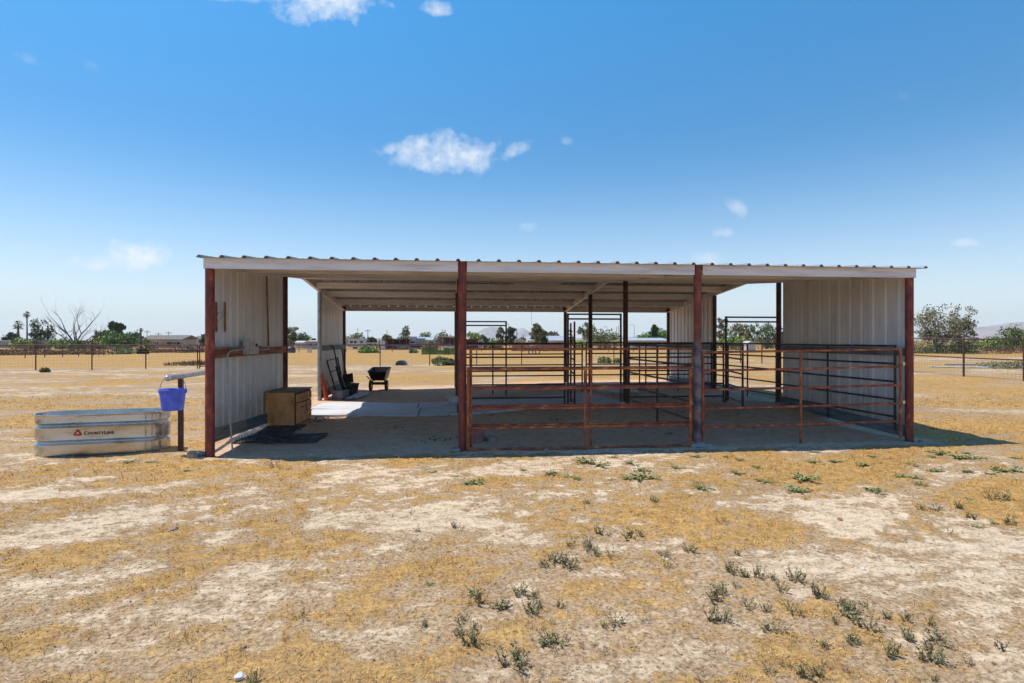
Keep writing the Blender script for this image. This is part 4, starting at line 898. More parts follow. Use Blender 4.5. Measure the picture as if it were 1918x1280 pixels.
rk1(1725, 828, .05, 11, 'rock', 'small rock right of the front right corner post', ROCK)
rk1(1616, 1066, .02, 12, 'rock', 'white chip of stone on the pale dirt of the right foreground', ROCKW)
p = W(891, 9.15); solo(MB().obox((p.x - .02, p.y, gh(p.x, p.y) - .02), (p.x + .04, p.y + .03, .26), (1, .2, 0), .14, .20), 'brick', BRICK, (p.x, p.y, 0), 'reddish block leaning inside the front panel of the middle bay', 'brick', smooth=False)
p = W(903, 9.3); solo(MB().obox((p.x, p.y, gh(p.x, p.y) - .02), (p.x + .03, p.y + .03, .13), (1, .4, 0), .08, .07), 'brick', ROCK, (p.x, p.y, 0), 'small blue-grey block beside the reddish block', 'brick', smooth=False)

# ------------------------------------------------------------------ field fences
def field_fence(name, label, pts, htop, m, pr=.03, rr_=.028, mids=(), wire=True, step=2.8, wires=9, wh=None, base=True, posts=None):
    """posts stepped along the polyline pts; the rails and the wire follow the ground"""
    P = []
    for a, b in zip(pts[:-1], pts[1:]):
        a = Vector(a); b = Vector(b); n = max(1, round((b - a).length / step))
        for i in range(n): P.append(a + (b - a) * i / n)
    P.append(Vector(pts[-1])); P = [Vector((p[0], p[1], 0)) for p in P]
    for p in P: p.z = gh(p.x, p.y)
    c = P[len(P) // 2]; t = thing(name, label, 'fence', tuple(c))
    for p in P: MB().tube([(p.x, p.y, p.z - .1), (p.x, p.y, p.z + htop + .01)], pr, 8).build('post', m, t)
    for h in (htop,) + tuple(mids): MB().tube([(p.x, p.y, p.z + h) for p in P], rr_, 8).build('rail', m, t)
    if wire:
        mb = MB(); wh = wh or htop - .05
        for k in range(wires):
            h = .06 + (wh - .06) * k / (wires - 1); mb.tube([(p.x, p.y, p.z + h) for p in P], .0032, 3, False)
        for a, b in zip(P[:-1], P[1:]):
            n = int((b - a).length / .15)
            for i in range(1, n): q = a + (b - a) * i / n; mb.tube([(q.x, q.y, q.z + .04), (q.x, q.y, q.z + wh)], .0026, 3, False)
        mb.build('wire_mesh', GALVD, t, smooth=False)
    return t
def w2(px, z): p = W(px, z); return (p.x, p.y)
FA = [w2(-330, 26.6), w2(67, 28.4), w2(370, 30.2)]
field_fence('field_fence', 'dark pipe and wire fence across the field behind the stock tank', FA, 1.27, POST2)
field_fence('field_fence', 'dark pipe and wire fence across the field seen through the shelter', [w2(386, 30.4), w2(712, 33.6), w2(977, 36.2), w2(1230, 39), w2(1387, 41.5)], 1.28, POST2)
a, b = w2(374, 30.25), w2(385, 30.35)
t = thing('field_gate', 'low pipe gate in the field fence just left of the front left corner post', 'gate', (a[0], a[1], gh(*a)))
z0 = gh(*a)
for (x, y) in (a, (a[0] + 1.5, a[1] + .35)): MB().tube([(x, y, z0), (x, y, z0 + 1.3)], .03, 8).build('upright', POST2, t)
for h in (.12, 1.25): MB().tube([(a[0], a[1], z0 + h), (a[0] + 1.5, a[1] + .35, z0 + h)], .022, 8).build('rail', POST2, t)
field_fence('side_fence', 'rusty pipe and wire fence with a middle rail to the right of the shelter', [w2(2300, 13.5), w2(1918, 22.0), w2(1805, 24.4), w2(1427, 39.6), w2(1387, 41.5)], 1.63, POST2, .04, .026, (.82,), True, 3.1, 9)
field_fence('far_fence', 'thin rusty fence at the far left edge of the field', [w2(-150, 50), w2(47, 53), w2(175, 64), w2(238, 84)], 1.1, POST2, .04, .03, (), False, 2.9)
field_fence('far_fence', 'rusty rail fence in front of the tan house and the sheds', [w2(240, 86), w2(395, 92), w2(560, 88), w2(860, 92)], 1.05, RUST, .045, .035, (.5,), False, 3.4)
field_fence('far_fence', 'rusty rail fence far behind the middle and right bays', [w2(864, 92), w2(1140, 88), w2(1380, 84)], 1.05, RUST, .045, .035, (.5,), False, 3.6)
# upright board fence far behind the middle bay
def board_fence(px0, px1, z, h, label, m=WOODR):
    a, b = W(px0, z), W(px1, z); n = int((b - a).length / .22); t = thing('board_fence', label, 'fence', tuple((a + b) / 2)); t.location.z = gh(*((a + b) / 2)[:2])
    rnd = random.Random(int(px0)); mb = MB(); d = (b - a).normalized()
    for i in range(n):
        q = a + (b - a) * (i + .5) / n; z0 = gh(q.x, q.y); hh = h * (1 + rnd.uniform(-.05, .05)); mb.obox((q.x, q.y, z0), (q.x, q.y, z0 + hh), tuple(d), .02, .195)
    mb.build('boards', m, t, smooth=False)
    MB().obox(a + Vector((0, .04, z0 + h * .8)), b + Vector((0, .04, z0 + h * .8)), (0, 0, 1), .04, .09).build('rail', m, t, smooth=False)
board_fence(958, 1062, 105, 1.5, 'reddish upright board fence behind the middle bay')

# ------------------------------------------------------------------ trees
def leafmesh(C, n, spread, size, rnd, squash=.8, droop=0):
    """n leaf clumps round each crown centre"""
    m = len(C) * n; cc = np.repeat(np.array(C), n, 0)
    d = rnd.randn(m, 3) * np.array([1, 1, squash]); r = np.linalg.norm(d, axis=1, keepdims=True); d = d / np.maximum(r, 1e-6) * np.minimum(r, 1.7) * .62
    P = cc + d * spread
    a = rnd.randn(m, 3); a /= np.linalg.norm(a, axis=1, keepdims=True); b = np.cross(a, rnd.randn(m, 3)); b /= np.linalg.norm(b, axis=1, keepdims=True)
    if droop: b[:, 2] -= droop; b /= np.linalg.norm(b, axis=1, keepdims=True)
    s = size * (.6 + .8 * rnd.rand(m, 1)); V = np.stack([P - b * s, P + a * s * .42, P + b * s, P - a * s * .42], 1)
    return V.reshape(-1, 3)
def limb(mb, p, d, L, r, rnd, depth, kink=.25, tips=None, up=.1, n=8):
    pts = [p]; dd = d.normalized(); k = 5
    for i in range(k):
        dd = (dd + Vector(rnd.uniform(-kink, kink) for _ in range(3)) * .6 + Vector((0, 0, up)) * .3).normalized(); pts.append(pts[-1] + dd * L / k)
    mb.tube(pts, [r * (1 - .75 * i / k) for i in range(k + 1)], n, False)
    if tips is not None: tips.append(pts[-1])
    if depth:
        for i in range(rnd.choice((2, 3, 3))):
            j = rnd.randint(2, k); a = Vector((rnd.uniform(-1, 1), rnd.uniform(-1, 1), rnd.uniform(-.2, .8)))
            limb(mb, pts[j], dd + a * .9, L * rnd.uniform(.45, .7), r * (1 - .75 * j / k) * .8, rnd, depth - 1, kink, tips, up, 5)
def tree(name, label, px, top, width, z, leaf, kind='round', seed=0, group=None, cat='tree', lo=.22, dens=1.0, lm=1.0, trunk=True, base=None):
    rnd = random.Random(seed * 77 + int(px)); rs = np.random.RandomState(seed * 13 + int(px)); p = W(px, z); g = gh(p.x, p.y) if base is None else base
    Ht = HT(top, z) - g; Wd = width * z / F
    t = thing(name, label, cat, (p.x, p.y, g), rnd.uniform(0, 6), group)
    C = []; K = int({'round': 34, 'scrub': 40, 'gum': 40, 'cone': 30, 'bush': 22}[kind] * dens)
    sub = [(rs.uniform(-.30, .30) * Wd, rs.uniform(-.30, .30) * Wd, rs.uniform(.35, 1) ** .8) for _ in range(7)]
    zl = lo * Ht
    tries = 0
    while len(C) < K and tries < 4000:
        tries += 1; u = rs.rand(); zz = zl + (Ht * .94 - zl) * u; x, y = rs.uniform(-.5, .5, 2) * Wd
        if kind == 'round' or kind == 'bush': lim = math.sqrt(max(0, 1 - (max(0, u - .35) / .65) ** 2)) * (.72 + .28 * math.sin(min(1, u / .35) * 1.57))
        elif kind == 'cone': lim = 1.02 - u * .92
        elif kind == 'gum': lim = .55 + .45 * math.sin(u * 2.8)
        else: lim = .95 - .35 * u
        ang = math.atan2(y, x); lim *= .80 + .22 * math.sin(ang * 3 + seed) + .14 * math.sin(ang * 7 + 5 * u + seed)
        if math.hypot(x, y) > lim * Wd * .5: continue
        if kind in ('gum', 'scrub') and vnoise(np.array([x * 9 / Wd + seed]), np.array([zz * 9 / Ht + y * 3 / Wd]))[0] < .40: continue
        C.append((x, y, zz))
    sp = Wd * {'round': .115, 'scrub': .10, 'gum': .085, 'cone': .10, 'bush': .15}[kind]
    size = max(.16, .0024 * z * .85) * lm; sp *= 1.12
    V = leafmesh(C, int(40 * {'gum': 1.0, 'scrub': .8}.get(kind, 1.15)), sp * 1.5, size, rs, .75, droop=.5 if kind == 'gum' else 0)
    me = npmesh('crown', V, np.arange(len(V)).reshape(-1, 4), leaf, 4); cr_ = bpy.data.objects.new('crown', me); COL.objects.link(cr_); cr_.parent = t
    if trunk:
        mb = MB(); tr_ = max(.09, Ht * .028); fork = Ht * (lo * .8 + .05)
        mb.tube([(0, 0, -.2), (rnd.uniform(-.1, .1), 0, fork * .5), (0, 0, fork)], [tr_ * 1.3, tr_, tr_ * .85], 8, False)
        for c in rs.permutation(len(C))[:9]:
            q = Vector(C[c]); m_ = Vector((q.x * .4, q.y * .4, fork + (q.z - fork) * .55)); mb.tube([(0, 0, fork), m_, q], [tr_ * .55, tr_ * .32, tr_ * .1], 5, False)
        mb.build('trunk', BARK, t, local=True)
    return t
def palm(label, px, top, z, width, seed, skirt=0, droopy=1.0):
    rnd = random.Random(seed); p = W(px, z); g = gh(p.x, p.y); Ht = HT(top, z) - g; Rr = width * z / F / 2 * 1.25
    t = thing('palm_tree', label, 'palm tree', (p.x, p.y, g)); hc = Ht - Rr * .75
    tr_ = .24; MB().tube([(0, 0, -.2), (.05, 0, hc * .5), (0, 0, hc)], [tr_ * 1.25, tr_, tr_ * .8], 9, False).build('trunk', BARK, t, local=True)
    cr_ = MB()
    for i in range(34):
        a = rnd.uniform(0, 6.28); el = rnd.uniform(-.55, 1.35); d = Vector((math.cos(a) * math.cos(el), math.sin(a) * math.cos(el), math.sin(el))); L_ = Rr * rnd.uniform(.8, 1.1)
        side = d.cross(Vector((0, 0, 1))); side = side.normalized() if side.length > .05 else Vector((1, 0, 0)); m1 = Vector((0, 0, hc)) + d * L_ * .5; m2 = Vector((0, 0, hc)) + d * L_ + Vector((0, 0, -.22 * L_ * droopy))
        for k in range(-4, 5):
            tip = m1 + (m2 - m1) * (1 - abs(k) * .07) + side * k * L_ * .10 + Vector((0, 0, -.04 * abs(k) * L_)); w_ = side * L_ * .075
            cr_.add([m1 - w_, m1 + w_, tip], [(0, 1, 2)])
        cr_.tube([(0, 0, hc), m1], .025, 4, False)
    cr_.build('crown', L_OLIVE, t, smooth=False, local=True)
    if skirt:
        sk = MB()
        for i in range(150):
            a = rnd.uniform(0, 6.28); z1 = hc - rnd.uniform(0, skirt) * Ht; r1 = Rr * rnd.uniform(.14, .34); q = Vector((math.cos(a), math.sin(a), 0))
            b = Vector((0, 0, z1)) + q * .15; e = Vector((0, 0, z1 - .6)) + q * r1; s_ = Vector((-q.y, q.x, 0)) * .12; sk.add([b - s_, b + s_, e], [(0, 1, 2)])
        sk.build('skirt', L_BRUSH, t, smooth=False, local=True)
def bare_tree(label, px, top, width, z, seed):
    rnd = random.Random(seed); p = W(px, z); g = gh(p.x, p.y); Ht = HT(top, z) - g; Wd = width * z / F
    t = thing('bare_tree', label, 'tree', (p.x, p.y, g), PSI); mb = MB(); tips = []
    mb.tube([(0, 0, -.2), (0, 0, .5), (.05, 0, 1.2)], [.45, .38, .34], 9, False)
    for (dx, dz, L_, r) in [(-1.3, .8, .85, .22), (-.62, 1.0, .88, .26), (-.1, 1, .70, .18), (.22, 1.15, .85, .24), (.62, .95, .85, .24), (1.25, .55, .75, .2), (1.3, .18, .75, .2), (-1.3, .4, .75, .2), (-1.1, 1.0, .55, .16), (.9, 1.1, .6, .15)]:
        limb(mb, Vector((dx * .25, 0, 1.0)), Vector((dx, rnd.uniform(-.6, .6), dz)), Ht * L_ * .92, r, rnd, 3, .30, tips, .12, 6)
    mb.build('trunk', BAREB, t, local=True); return t
def bush(label, px, base_y, width, hpx, leaf, seed=0, name='bush', cat='bush', group=None, dens=1.0, z=None, lm=1.0, kind='bush'):
    z = z or 1.67 * F / (base_y - 637); p = W(px, z); g = gh(p.x, p.y); return tree(name, label, px, HT(0, z) and (637 + (1.67 - (g + hpx * z / F)) * F / z), width, z, leaf, kind, seed, group, cat, lo=.02, dens=dens, trunk=True, lm=lm)

palm('short shaggy palm tree at the far left edge of the view', 34, 600, 185, 19, 1, .38)
palm('tall slender palm tree left of the big bare tree', 50.5, 583, 210, 14, 2, .07)
T = tree
T('tree', 'dark feathery tree just right of the two palm trees', 75, 597, 44, 190, L_DARK, 'gum', 3, lo=.18)
T('tree', 'small dark tree behind the long grey wall at the far left', 19, 624, 30, 215, L_DARK, 'round', 4)
bush('bright green bush at the foot of the tall slender palm', 38, 650, 34, 20, L_YEL, 5, z=165)
bush('grey-green thicket below the dark feathery tree', 72, 650, 38, 18, L_GREY, 6, z=170)
bare_tree('large leafless tree spreading its branches above the bushes on the left', 142, 577, 100, 165, 11)
bush('green bush at the left foot of the large leafless tree', 113, 650, 36, 18, L_GREEN, 7, z=160)
bush('dull green bush right beside the trunk of the large leafless tree', 146, 650, 34, 13, L_MID, 8, z=155)
bush('low olive bushes between the leafless tree and the mesquite', 178, 650, 40, 15, L_OLIVE, 9, z=168)
T('tree', 'small olive tree left of the tall two headed eucalyptus', 191, 618, 25, 190, L_OLIVE, 'gum', 10)
T('eucalyptus_tree', 'tall dark eucalyptus with a ragged head behind the mesquite', 211, 601, 16, 205, L_DARK, 'gum', 11, lo=.45)
T('eucalyptus_tree', 'second dark eucalyptus with a rounder head right beside the ragged one', 225, 604, 20, 200, L_DARK, 'gum', 12, lo=.45)
T('mesquite_tree', 'broad green mesquite below the two eucalyptus trees', 218, 622, 50, 160, L_GREEN, 'round', 13, lo=.1)
T('mesquite_tree', 'dark green mesquite left of the tan house', 248, 622, 44, 158, L_MID, 'round', 14, lo=.1)
palm('thin dark palm tree standing just left of the tan house', 263.5, 614, 150, 9, 5, .25)
bush('grey-green bush in the field below the mesquite trees', 222, 662, 44, 11, L_WEEDG, 15, z=78)
bush('small dark bush in the field left of the tan house', 268, 660, 16, 9, L_DARK, 16, z=80)
bush('pale dry bush against the fence of the tan house', 358, 656, 40, 8, L_GREY, 17, z=98)
bush('small green shrub in front of the wall of the tan house', 283, 648, 11, 9, L_GREEN, 18, z=150)
T('tree', 'dark tree just left of the front left corner post', 386, 627, 22, 190, L_DARK, 'round', 19)
T('tree', 'grey-green tree beside the dark second post of the left wall', 547, 613, 26, 180, L_OLIVE, 'gum', 20, lo=.12)
T('tree', 'round green tree in the gap between the two left walls', 566, 625, 30, 185, L_MID, 'round', 21, lo=.12)
T('tree', 'small dark tree just left of the grey post', 589, 634, 12, 200, L_DARK, 'round', 22)
T('tree', 'wide pale green tree behind the white trailer', 668, 625, 40, 190, L_OLIVE, 'round', 23, lo=.2)
T('tree', 'small dark tree right of the white trailer', 696, 631, 16, 200, L_DARK, 'round', 24)
T('tree', 'low olive tree behind the left end of the long flat shed', 725, 629, 26, 200, L_OLIVE, 'round', 25)
T('pine_tree', 'tall conical tree behind the long flat shed', 761, 609, 32, 185, L_OLIVE, 'cone', 26, lo=.15)
T('tree', 'scrubby tree left of the dark open shed', 797, 624, 30, 180, L_OLIVE, 'scrub', 27, lo=.1)
T('tree', 'thin grey-brown tree above the dark open shed', 832, 620, 44, 195, L_GREY, 'scrub', 28, lo=.1, dens=.8)
bush('grey-green tangle beside the blue-grey building', 806, 650, 30, 14, L_GREY, 29, z=150)
T('tree', 'bright green tree just right of the second front post', 888, 619, 28, 180, L_YEL, 'round', 30, lo=.15)
T('tree', 'small mid-green tree right of the bright green one', 906, 625, 16, 185, L_MID, 'round', 31, lo=.15)
bush('low green bushes left of the tall thin-leaved pair of trees', 926, 650, 34, 14, L_GREEN, 32, z=185)
T('eucalyptus_tree', 'left of a pair of slim eucalyptus trees behind the middle bay', 938, 613, 16, 180, L_OLIVE, 'gum', 33, lo=.2)
T('eucalyptus_tree', 'right and taller of a pair of slim eucalyptus trees behind the middle bay', 955, 613, 20, 178, L_DARK, 'gum', 34, lo=.12)
T('tree', 'open headed tree in front of the blue-grey roofed house', 1004, 606, 28, 160, L_OLIVE, 'gum', 35, lo=.3)
T('tree', 'low brown-green tree joined to the right of the open headed tree', 1018, 617, 18, 165, L_DARK, 'round', 36, lo=.3)
T('tree', 'spreading tree above the blue-grey roof near the centre post', 1034, 622, 24, 200, L_GREY, 'gum', 37, lo=.3)
T('tree', 'tiny round tree behind the small tan house', 979, 631, 12, 210, L_OLIVE, 'round', 38)
T('tree', 'small bare-looking tree beside the rear centre post', 1070, 617, 12, 190, L_GREY, 'scrub', 39, dens=.5)
T('tree', 'tallest olive tree of the thicket behind the centre posts', 1102, 604, 36, 165, L_OLIVE, 'gum', 40, lo=.1)
T('tree', 'broad yellow-olive tree at the right of the thicket behind the centre posts', 1136, 618, 56, 160, L_OLIVE, 'round', 41, lo=.08)
bush('yellow-green bush at the left foot of the thicket behind the centre posts', 1084, 650, 34, 16, L_YEL, 42, z=155)
T('tree', 'dark round topped tree left of the rear right wall', 1226, 607, 20, 190, L_DARK, 'round', 43, lo=.3)
T('tree', 'green tree left of and below the dark round topped tree', 1208, 625, 34, 185, L_GREEN, 'round', 44, lo=.1)
T('tree', 'bright green tree just left of the rear right wall', 1243, 615, 26, 180, L_GREEN, 'round', 45, lo=.1)
T('tree', 'tall thin grey tree right of the rear right wall', 1351, 594, 22, 190, L_GREY, 'gum', 46, lo=.2)
bush('bright green hedge bush at the left behind the right bay', 1362, 650, 46, 27, L_GREEN, 47, z=150)
bush('bright green hedge bush in the middle behind the right bay', 1392, 650, 40, 24, L_YEL, 48, z=150)
T('tree', 'brown-grey tree rising above the hedge bushes', 1382, 606, 38, 180, L_GREY, 'gum', 49, lo=.2)
T('tree', 'pale feathery tree near the middle of the right bay opening', 1408, 607, 28, 175, L_OLIVE, 'gum', 50, lo=.2)
T('tree', 'dark leafy tree beside the dark post of the right wall', 1437, 607, 40, 165, L_MID, 'round', 51, lo=.08)
T('tree', 'dark green tree hidden half behind the right wall', 1462, 612, 30, 170, L_DARK, 'round', 52, lo=.08)
T('eucalyptus_tree', 'big pale eucalyptus right of the shelter, the left and broader of two', 1755, 568, 74, 92, L_GREY, 'gum', 53, lo=.06, dens=2.6, lm=1.0)
T('eucalyptus_tree', 'pale eucalyptus right of the shelter, the right and slimmer of two', 1798, 571, 44, 94, L_GREY, 'gum', 54, lo=.06, dens=2.0, lm=1.0)
bush('yellow-green bush at the foot of the two pale eucalyptus trees', 1800, 655, 50, 28, L_OLIVE, 55, z=98)
T('tree', 'small spindly tree right of the two pale eucalyptus trees', 1827, 617, 12, 150, L_GREY, 'scrub', 56, dens=.5)
bush('broad green tree-like bush right of the spindly tree', 1862, 650, 50, 22, L_GREEN, 57, z=140, dens=1.4)
T('tree', 'dense green tree at the right edge of the view', 1895, 611, 52, 135, L_MID, 'round', 58, lo=.08, dens=1.5)
T('tree', 'green tree cut off by the right edge of the view', 1935, 612, 44, 138, L_MID, 'round', 59, lo=.08, dens=1.3)
# shrubs out in the field
bush('grey-green bush in the field left of the dark middle posts', 826, 688, 26, 14, L_WEEDG, 60, z=34.2, lm=.7, dens=.9)
bush('dry brown bush in the field beside the dark middle posts', 846, 687, 12, 11, L_GREY, 61, z=34.8, lm=.7)
bush('round grey-green shrub in the field behind the centre posts', 1131, 680, 19, 9, L_WEEDG, 62, z=40, lm=.7)
bush('smaller grey-green shrub right of the round one in the field', 1156, 679, 12, 6, L_WEEDG, 63, z=41, lm=.7)
bush('grey-green bush below the fence right of the white trailer', 774, 658, 13, 6, L_WEEDG, 64, z=76)
bush('low wide green bush below the white trailer', 688, 658, 34, 8, L_GREEN, 65, z=78)
bush('small dark shrub in the field in front of the fence at the left', 84, 703, 10, 5, L_WEED, 66, z=26.5, lm=.7)
# stuff: reeds, the dry hedge, the far wood line
def mass(name, label, cat, px0, px1, z, h0, h1, leaf, n, depth=4, seed=1, upright=False, size=None):
    rs = np.random.RandomState(seed); a, b = W(px0, z), W(px1, z); t = rs.rand(n); P = np.stack([a.x + (b.x - a.x) * t, a.y + (b.y - a.y) * t, 0 * t], -1)
    P[:, :2] += np.array([FW.x, FW.y]) * (rs.rand(n, 1) * depth); g = gh_np(P[:, 0], P[:, 1]); env = h0 + (h1 - h0) * fbm(t * (px1 - px0) / 9 + seed, t * 0 + 3, 3) * 1.3
    s = size or .0022 * z * .6
    if upright:
        P[:, 2] = g; k = env * (.6 + .5 * rs.rand(n)); d = rs.randn(n, 2) * .12; V = np.stack([P + np.array([-s * .3, 0, 0]), P + np.array([s * .3, 0, 0]), P + np.stack([d[:, 0] * k, d[:, 1] * k, k], -1)], 1).reshape(-1, 3); fc = np.arange(3 * n).reshape(-1, 3); kk = 3
    else:
        P[:, 2] = g + rs.rand(n) * env; V = leafmesh(P, 1, s, s, rs); fc = np.arange(len(V)).reshape(-1, 4); kk = 4
    me = npmesh(name, V, fc, leaf, kk); o = bpy.data.objects.new(name, me); COL.objects.link(o); tag(o, label, cat, None, 'stuff')
mass('reeds', 'tall bright green reeds beyond the field fence seen through the left bay', 'reeds', 789, 851, 66, .35, .85, L_GREEN, 5200, 3, 3, True)
mass('dry_brush', 'long low hedge of red-brown dry brush at the far left of the field', 'brush', -120, 182, 74, .2, 1.0, L_BRUSH, 9000, 3, 4)
mass('dry_brush', 'low red-brown brush in front of the tan house', 'brush', 225, 400, 96, .2, .9, L_BRUSH, 4000, 3, 5)
mass('far_scrub', 'distant line of olive scrub and trees along the left horizon', 'scrub', -500, 560, 270, .8, 3.0, L_OLIVE, 9000, 20, 6)
mass('far_scrub', 'distant line of olive scrub and trees along the middle horizon', 'scrub', 560, 1260, 275, .8, 2.6, L_OLIVE, 6000, 20, 7)
mass('far_scrub', 'distant line of dark scrub along the right horizon', 'scrub', 1330, 2500, 260, 1.0, 3.4, L_MID, 9000, 20, 8)
mass('brush_shade', 'tangled dark brush under the two pale eucalyptus trees', 'brush', 1716, 1842, 88, .3, 1.6, L_DARK, 4200, 6, 9)
mass('dry_hedge', 'dark brown dry hedge along the far side of the field on the right', 'brush', 1836, 2150, 96, .3, 1.4, L_BRUSH, 4500, 3, 10)
mass('brush_pile', 'grey pile of cut branches on the dirt at the right edge', 'brush', 1868, 1990, 29.5, .05, .42, L_GREY, 2600, 1.6, 11, False, .05)
mass('dirt_debris', 'low heaps of dark dry debris in the field behind the stock tank', 'debris', 300, 372, 36, .02, .28, L_BRUSH, 1500, 3.5, 12, False, .06)

# ------------------------------------------------------------------ buildings, trailers, poles
STUC = mat('tan_stucco', [(.3, (.42, .33, .25)), (.7, (.56, .46, .36))], scale=.6, rough=.9)
STUCP = mat('pale_stucco', [(.3, (.46, .40, .34)), (.7, (.60, .54, .47))], scale=.6, rough=.9)
ROOFB = mat('brown_shingles', [(.3, (.13, .095, .08)), (.7, (.23, .18, .155))], scale=1.2, rough=.95)
ROOFG = mat('blue_grey_roof', [(.3, (.26, .28, .31)), (.7, (.38, .41, .45))], scale=1.0, rough=.8)
ROOFM = mat('rusty_sheet_roof', [(.3, (.10, .045, .03)), (.7, (.20, .09, .06))], scale=1.5, rough=.8)
GLASS = mat('dark_window', [(.3, (.025, .028, .035)), (.7, (.06, .065, .075))], scale=1, rough=.15)
GREYW = mat('grey_block_wall', [(.3, (.22, .22, .22)), (.7, (.34, .34, .33))], scale=1, rough=.9)
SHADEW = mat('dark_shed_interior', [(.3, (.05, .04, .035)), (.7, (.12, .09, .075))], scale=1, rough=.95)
TEAL = mat('pale_teal_wall', [(.3, (.30, .36, .38)), (.7, (.42, .48, .50))], scale=1, rough=.8)
def building(name, label, px0, px1, z, hw, hr, D, wall, roof, kind='gable', wins=(), door=None, over=.5, cat='house', sides=True):
    """a building seen square-on: wins = (position 0..1, sill, width, height)"""
    a, b = W(px0, z), W(px1, z); c = (a + b) / 2; w = (b - a).length / 2; g = gh(c.x, c.y); t = thing(name, label, cat, (c.x, c.y, g), PSI)
    def B(p, q, n, m, par=None): return MB().box(p, q).build(n, m, par or t, smooth=False, local=True)
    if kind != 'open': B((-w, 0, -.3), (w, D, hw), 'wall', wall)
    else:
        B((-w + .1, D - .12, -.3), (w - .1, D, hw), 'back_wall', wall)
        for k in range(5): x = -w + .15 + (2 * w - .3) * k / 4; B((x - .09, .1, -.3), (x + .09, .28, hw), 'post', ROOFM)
    o = over
    if kind == 'gable': v = [(-w - o, -o, hw), (w + o, -o, hw), (w + o, D + o, hw), (-w - o, D + o, hw), (-w - o, D / 2, hr), (w + o, D / 2, hr)]; f = [(0, 1, 5, 4), (2, 3, 4, 5), (0, 4, 3), (1, 2, 5), (3, 2, 1, 0)]
    elif kind == 'hip': v = [(-w - o, -o, hw), (w + o, -o, hw), (w + o, D + o, hw), (-w - o, D + o, hw), (-w * .35, D / 2, hr), (w * .35, D / 2, hr)]; f = [(0, 1, 5, 4), (2, 3, 4, 5), (0, 4, 3), (1, 2, 5), (3, 2, 1, 0)]
    elif kind == 'end': v = [(-w - o, -o, hw), (0, -o, hr), (w + o, -o, hw), (-w - o, D + o, hw), (0, D + o, hr), (w + o, D + o, hw)]; f = [(0, 2, 1), (3, 4, 5), (0, 1, 4, 3), (1, 2, 5, 4), (0, 3, 5, 2)]
    else: v = [(-w - o, -o, hw + .02), (w + o, -o, hw + .02), (w + o, D + o, hr - .15), (-w - o, D + o, hr - .15), (-w - o, -o, hw + .2), (w + o, -o, hw + .2), (w + o, D + o, hr), (-w - o, D + o, hr)]; f = [(3, 2, 1, 0), (4, 5, 6, 7), (0, 1, 5, 4), (1, 2, 6, 5), (2, 3, 7, 6), (3, 0, 4, 7)]
    MB().add(v, f).build('roof', roof, t, smooth=False, local=True)
    for (q, s, ww, hh) in wins:
        x = -w + 2 * w * q; fr = MB(); k = .07
        fr.box((x - ww / 2 - k, -.05, s - k), (x + ww / 2 + k, -.004, s)); fr.box((x - ww / 2 - k, -.05, s + hh), (x + ww / 2 + k, -.004, s + hh + k)); fr.box((x - ww / 2 - k, -.05, s), (x - ww / 2, -.004, s + hh)); fr.box((x + ww / 2, -.05, s), (x + ww / 2 + k, -.004, s + hh))
        wo = fr.build('window', WHITE, t, smooth=False, local=True); B((x - ww / 2, -.025, s), (x + ww / 2, -.003, s + hh), 'pane', GLASS, wo)
    if door: x = -w + 2 * w * door[0]; B((x - door[1] / 2, -.04, 0), (x + door[1] / 2, -.003, door[2]), 'door', ROOFB)
    return t
building('garden_wall', 'long low grey block wall with a pale cap at the far left', -60, 19, 190, 2.2, 2.45, .5, GREYW, WHITE, 'flat', over=.08, cat='wall')
t = building('house', 'tan house with a shallow brown gable roof left of the front left corner post', 270, 340, 190, 2.9, 4.35, 9, STUC, ROOFB, 'gable', ((.28, 1.3, .9, .8), (.36, 1.3, .6, .8), (.68, 1.0, 1.6, 1.2), (.88, 1.0, 1.6, 1.2)), over=.9)
MB().box((-1, -3.6, 2.0), (9.5, -.1, 2.15)).build('porch_roof', WHITE, t, smooth=False, local=True)
for x in (-.8, 3, 6.5, 9.3): MB().box((x, -3.5, 0), (x + .12, -3.38, 2.0)).build('porch_post', WHITE, t, smooth=False, local=True)
building('house', 'pale house with a low brown hip roof partly hidden by the front left corner post', 345, 387, 215, 2.6, 4.2, 9, STUCP, ROOFB, 'hip', ((.2, 1, 1.4, 1.1), (.8, .4, 1.5, 1.9)), over=.6)
building('shed', 'small white roofed shed below the round green tree', 553, 568, 175, 1.9, 2.4, 4, STUCP, WHITE, 'gable', (), over=.2, cat='shed')
building('mobile_home', 'long low pale mobile home just left of the grey post', 574, 602, 165, 2.1, 2.5, 4, GREYW, STUCP, 'flat', ((.3, .9, .9, .7), (.7, .9, .9, .7)), over=.2, cat='mobile home')
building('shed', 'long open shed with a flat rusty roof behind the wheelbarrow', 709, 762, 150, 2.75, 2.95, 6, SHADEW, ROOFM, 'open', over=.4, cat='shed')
building('storage_box', 'white walled box at the left end of the long open shed', 711, 721, 149, 2.2, 2.35, 3, WHITE, WHITE, 'flat', over=.03, cat='shed')
building('mobile_home', 'pale blue-grey building right of the conical tree', 768, 808, 165, 2.6, 3.5, 7, TEAL, ROOFG, 'gable', ((.2, 1, 1, .9), (.75, 1, 1.2, .9)), cat='building')
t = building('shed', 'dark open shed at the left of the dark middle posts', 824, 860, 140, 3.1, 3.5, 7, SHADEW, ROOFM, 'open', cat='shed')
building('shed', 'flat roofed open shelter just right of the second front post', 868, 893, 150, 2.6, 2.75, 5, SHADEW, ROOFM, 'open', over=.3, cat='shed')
building('house', 'small tan gable-ended house behind the middle bay', 962, 984, 195, 2.2, 3.4, 8, STUC, STUCP, 'end', ((.3, .9, .9, .8), (.7, .9, .9, .8)), over=.4)
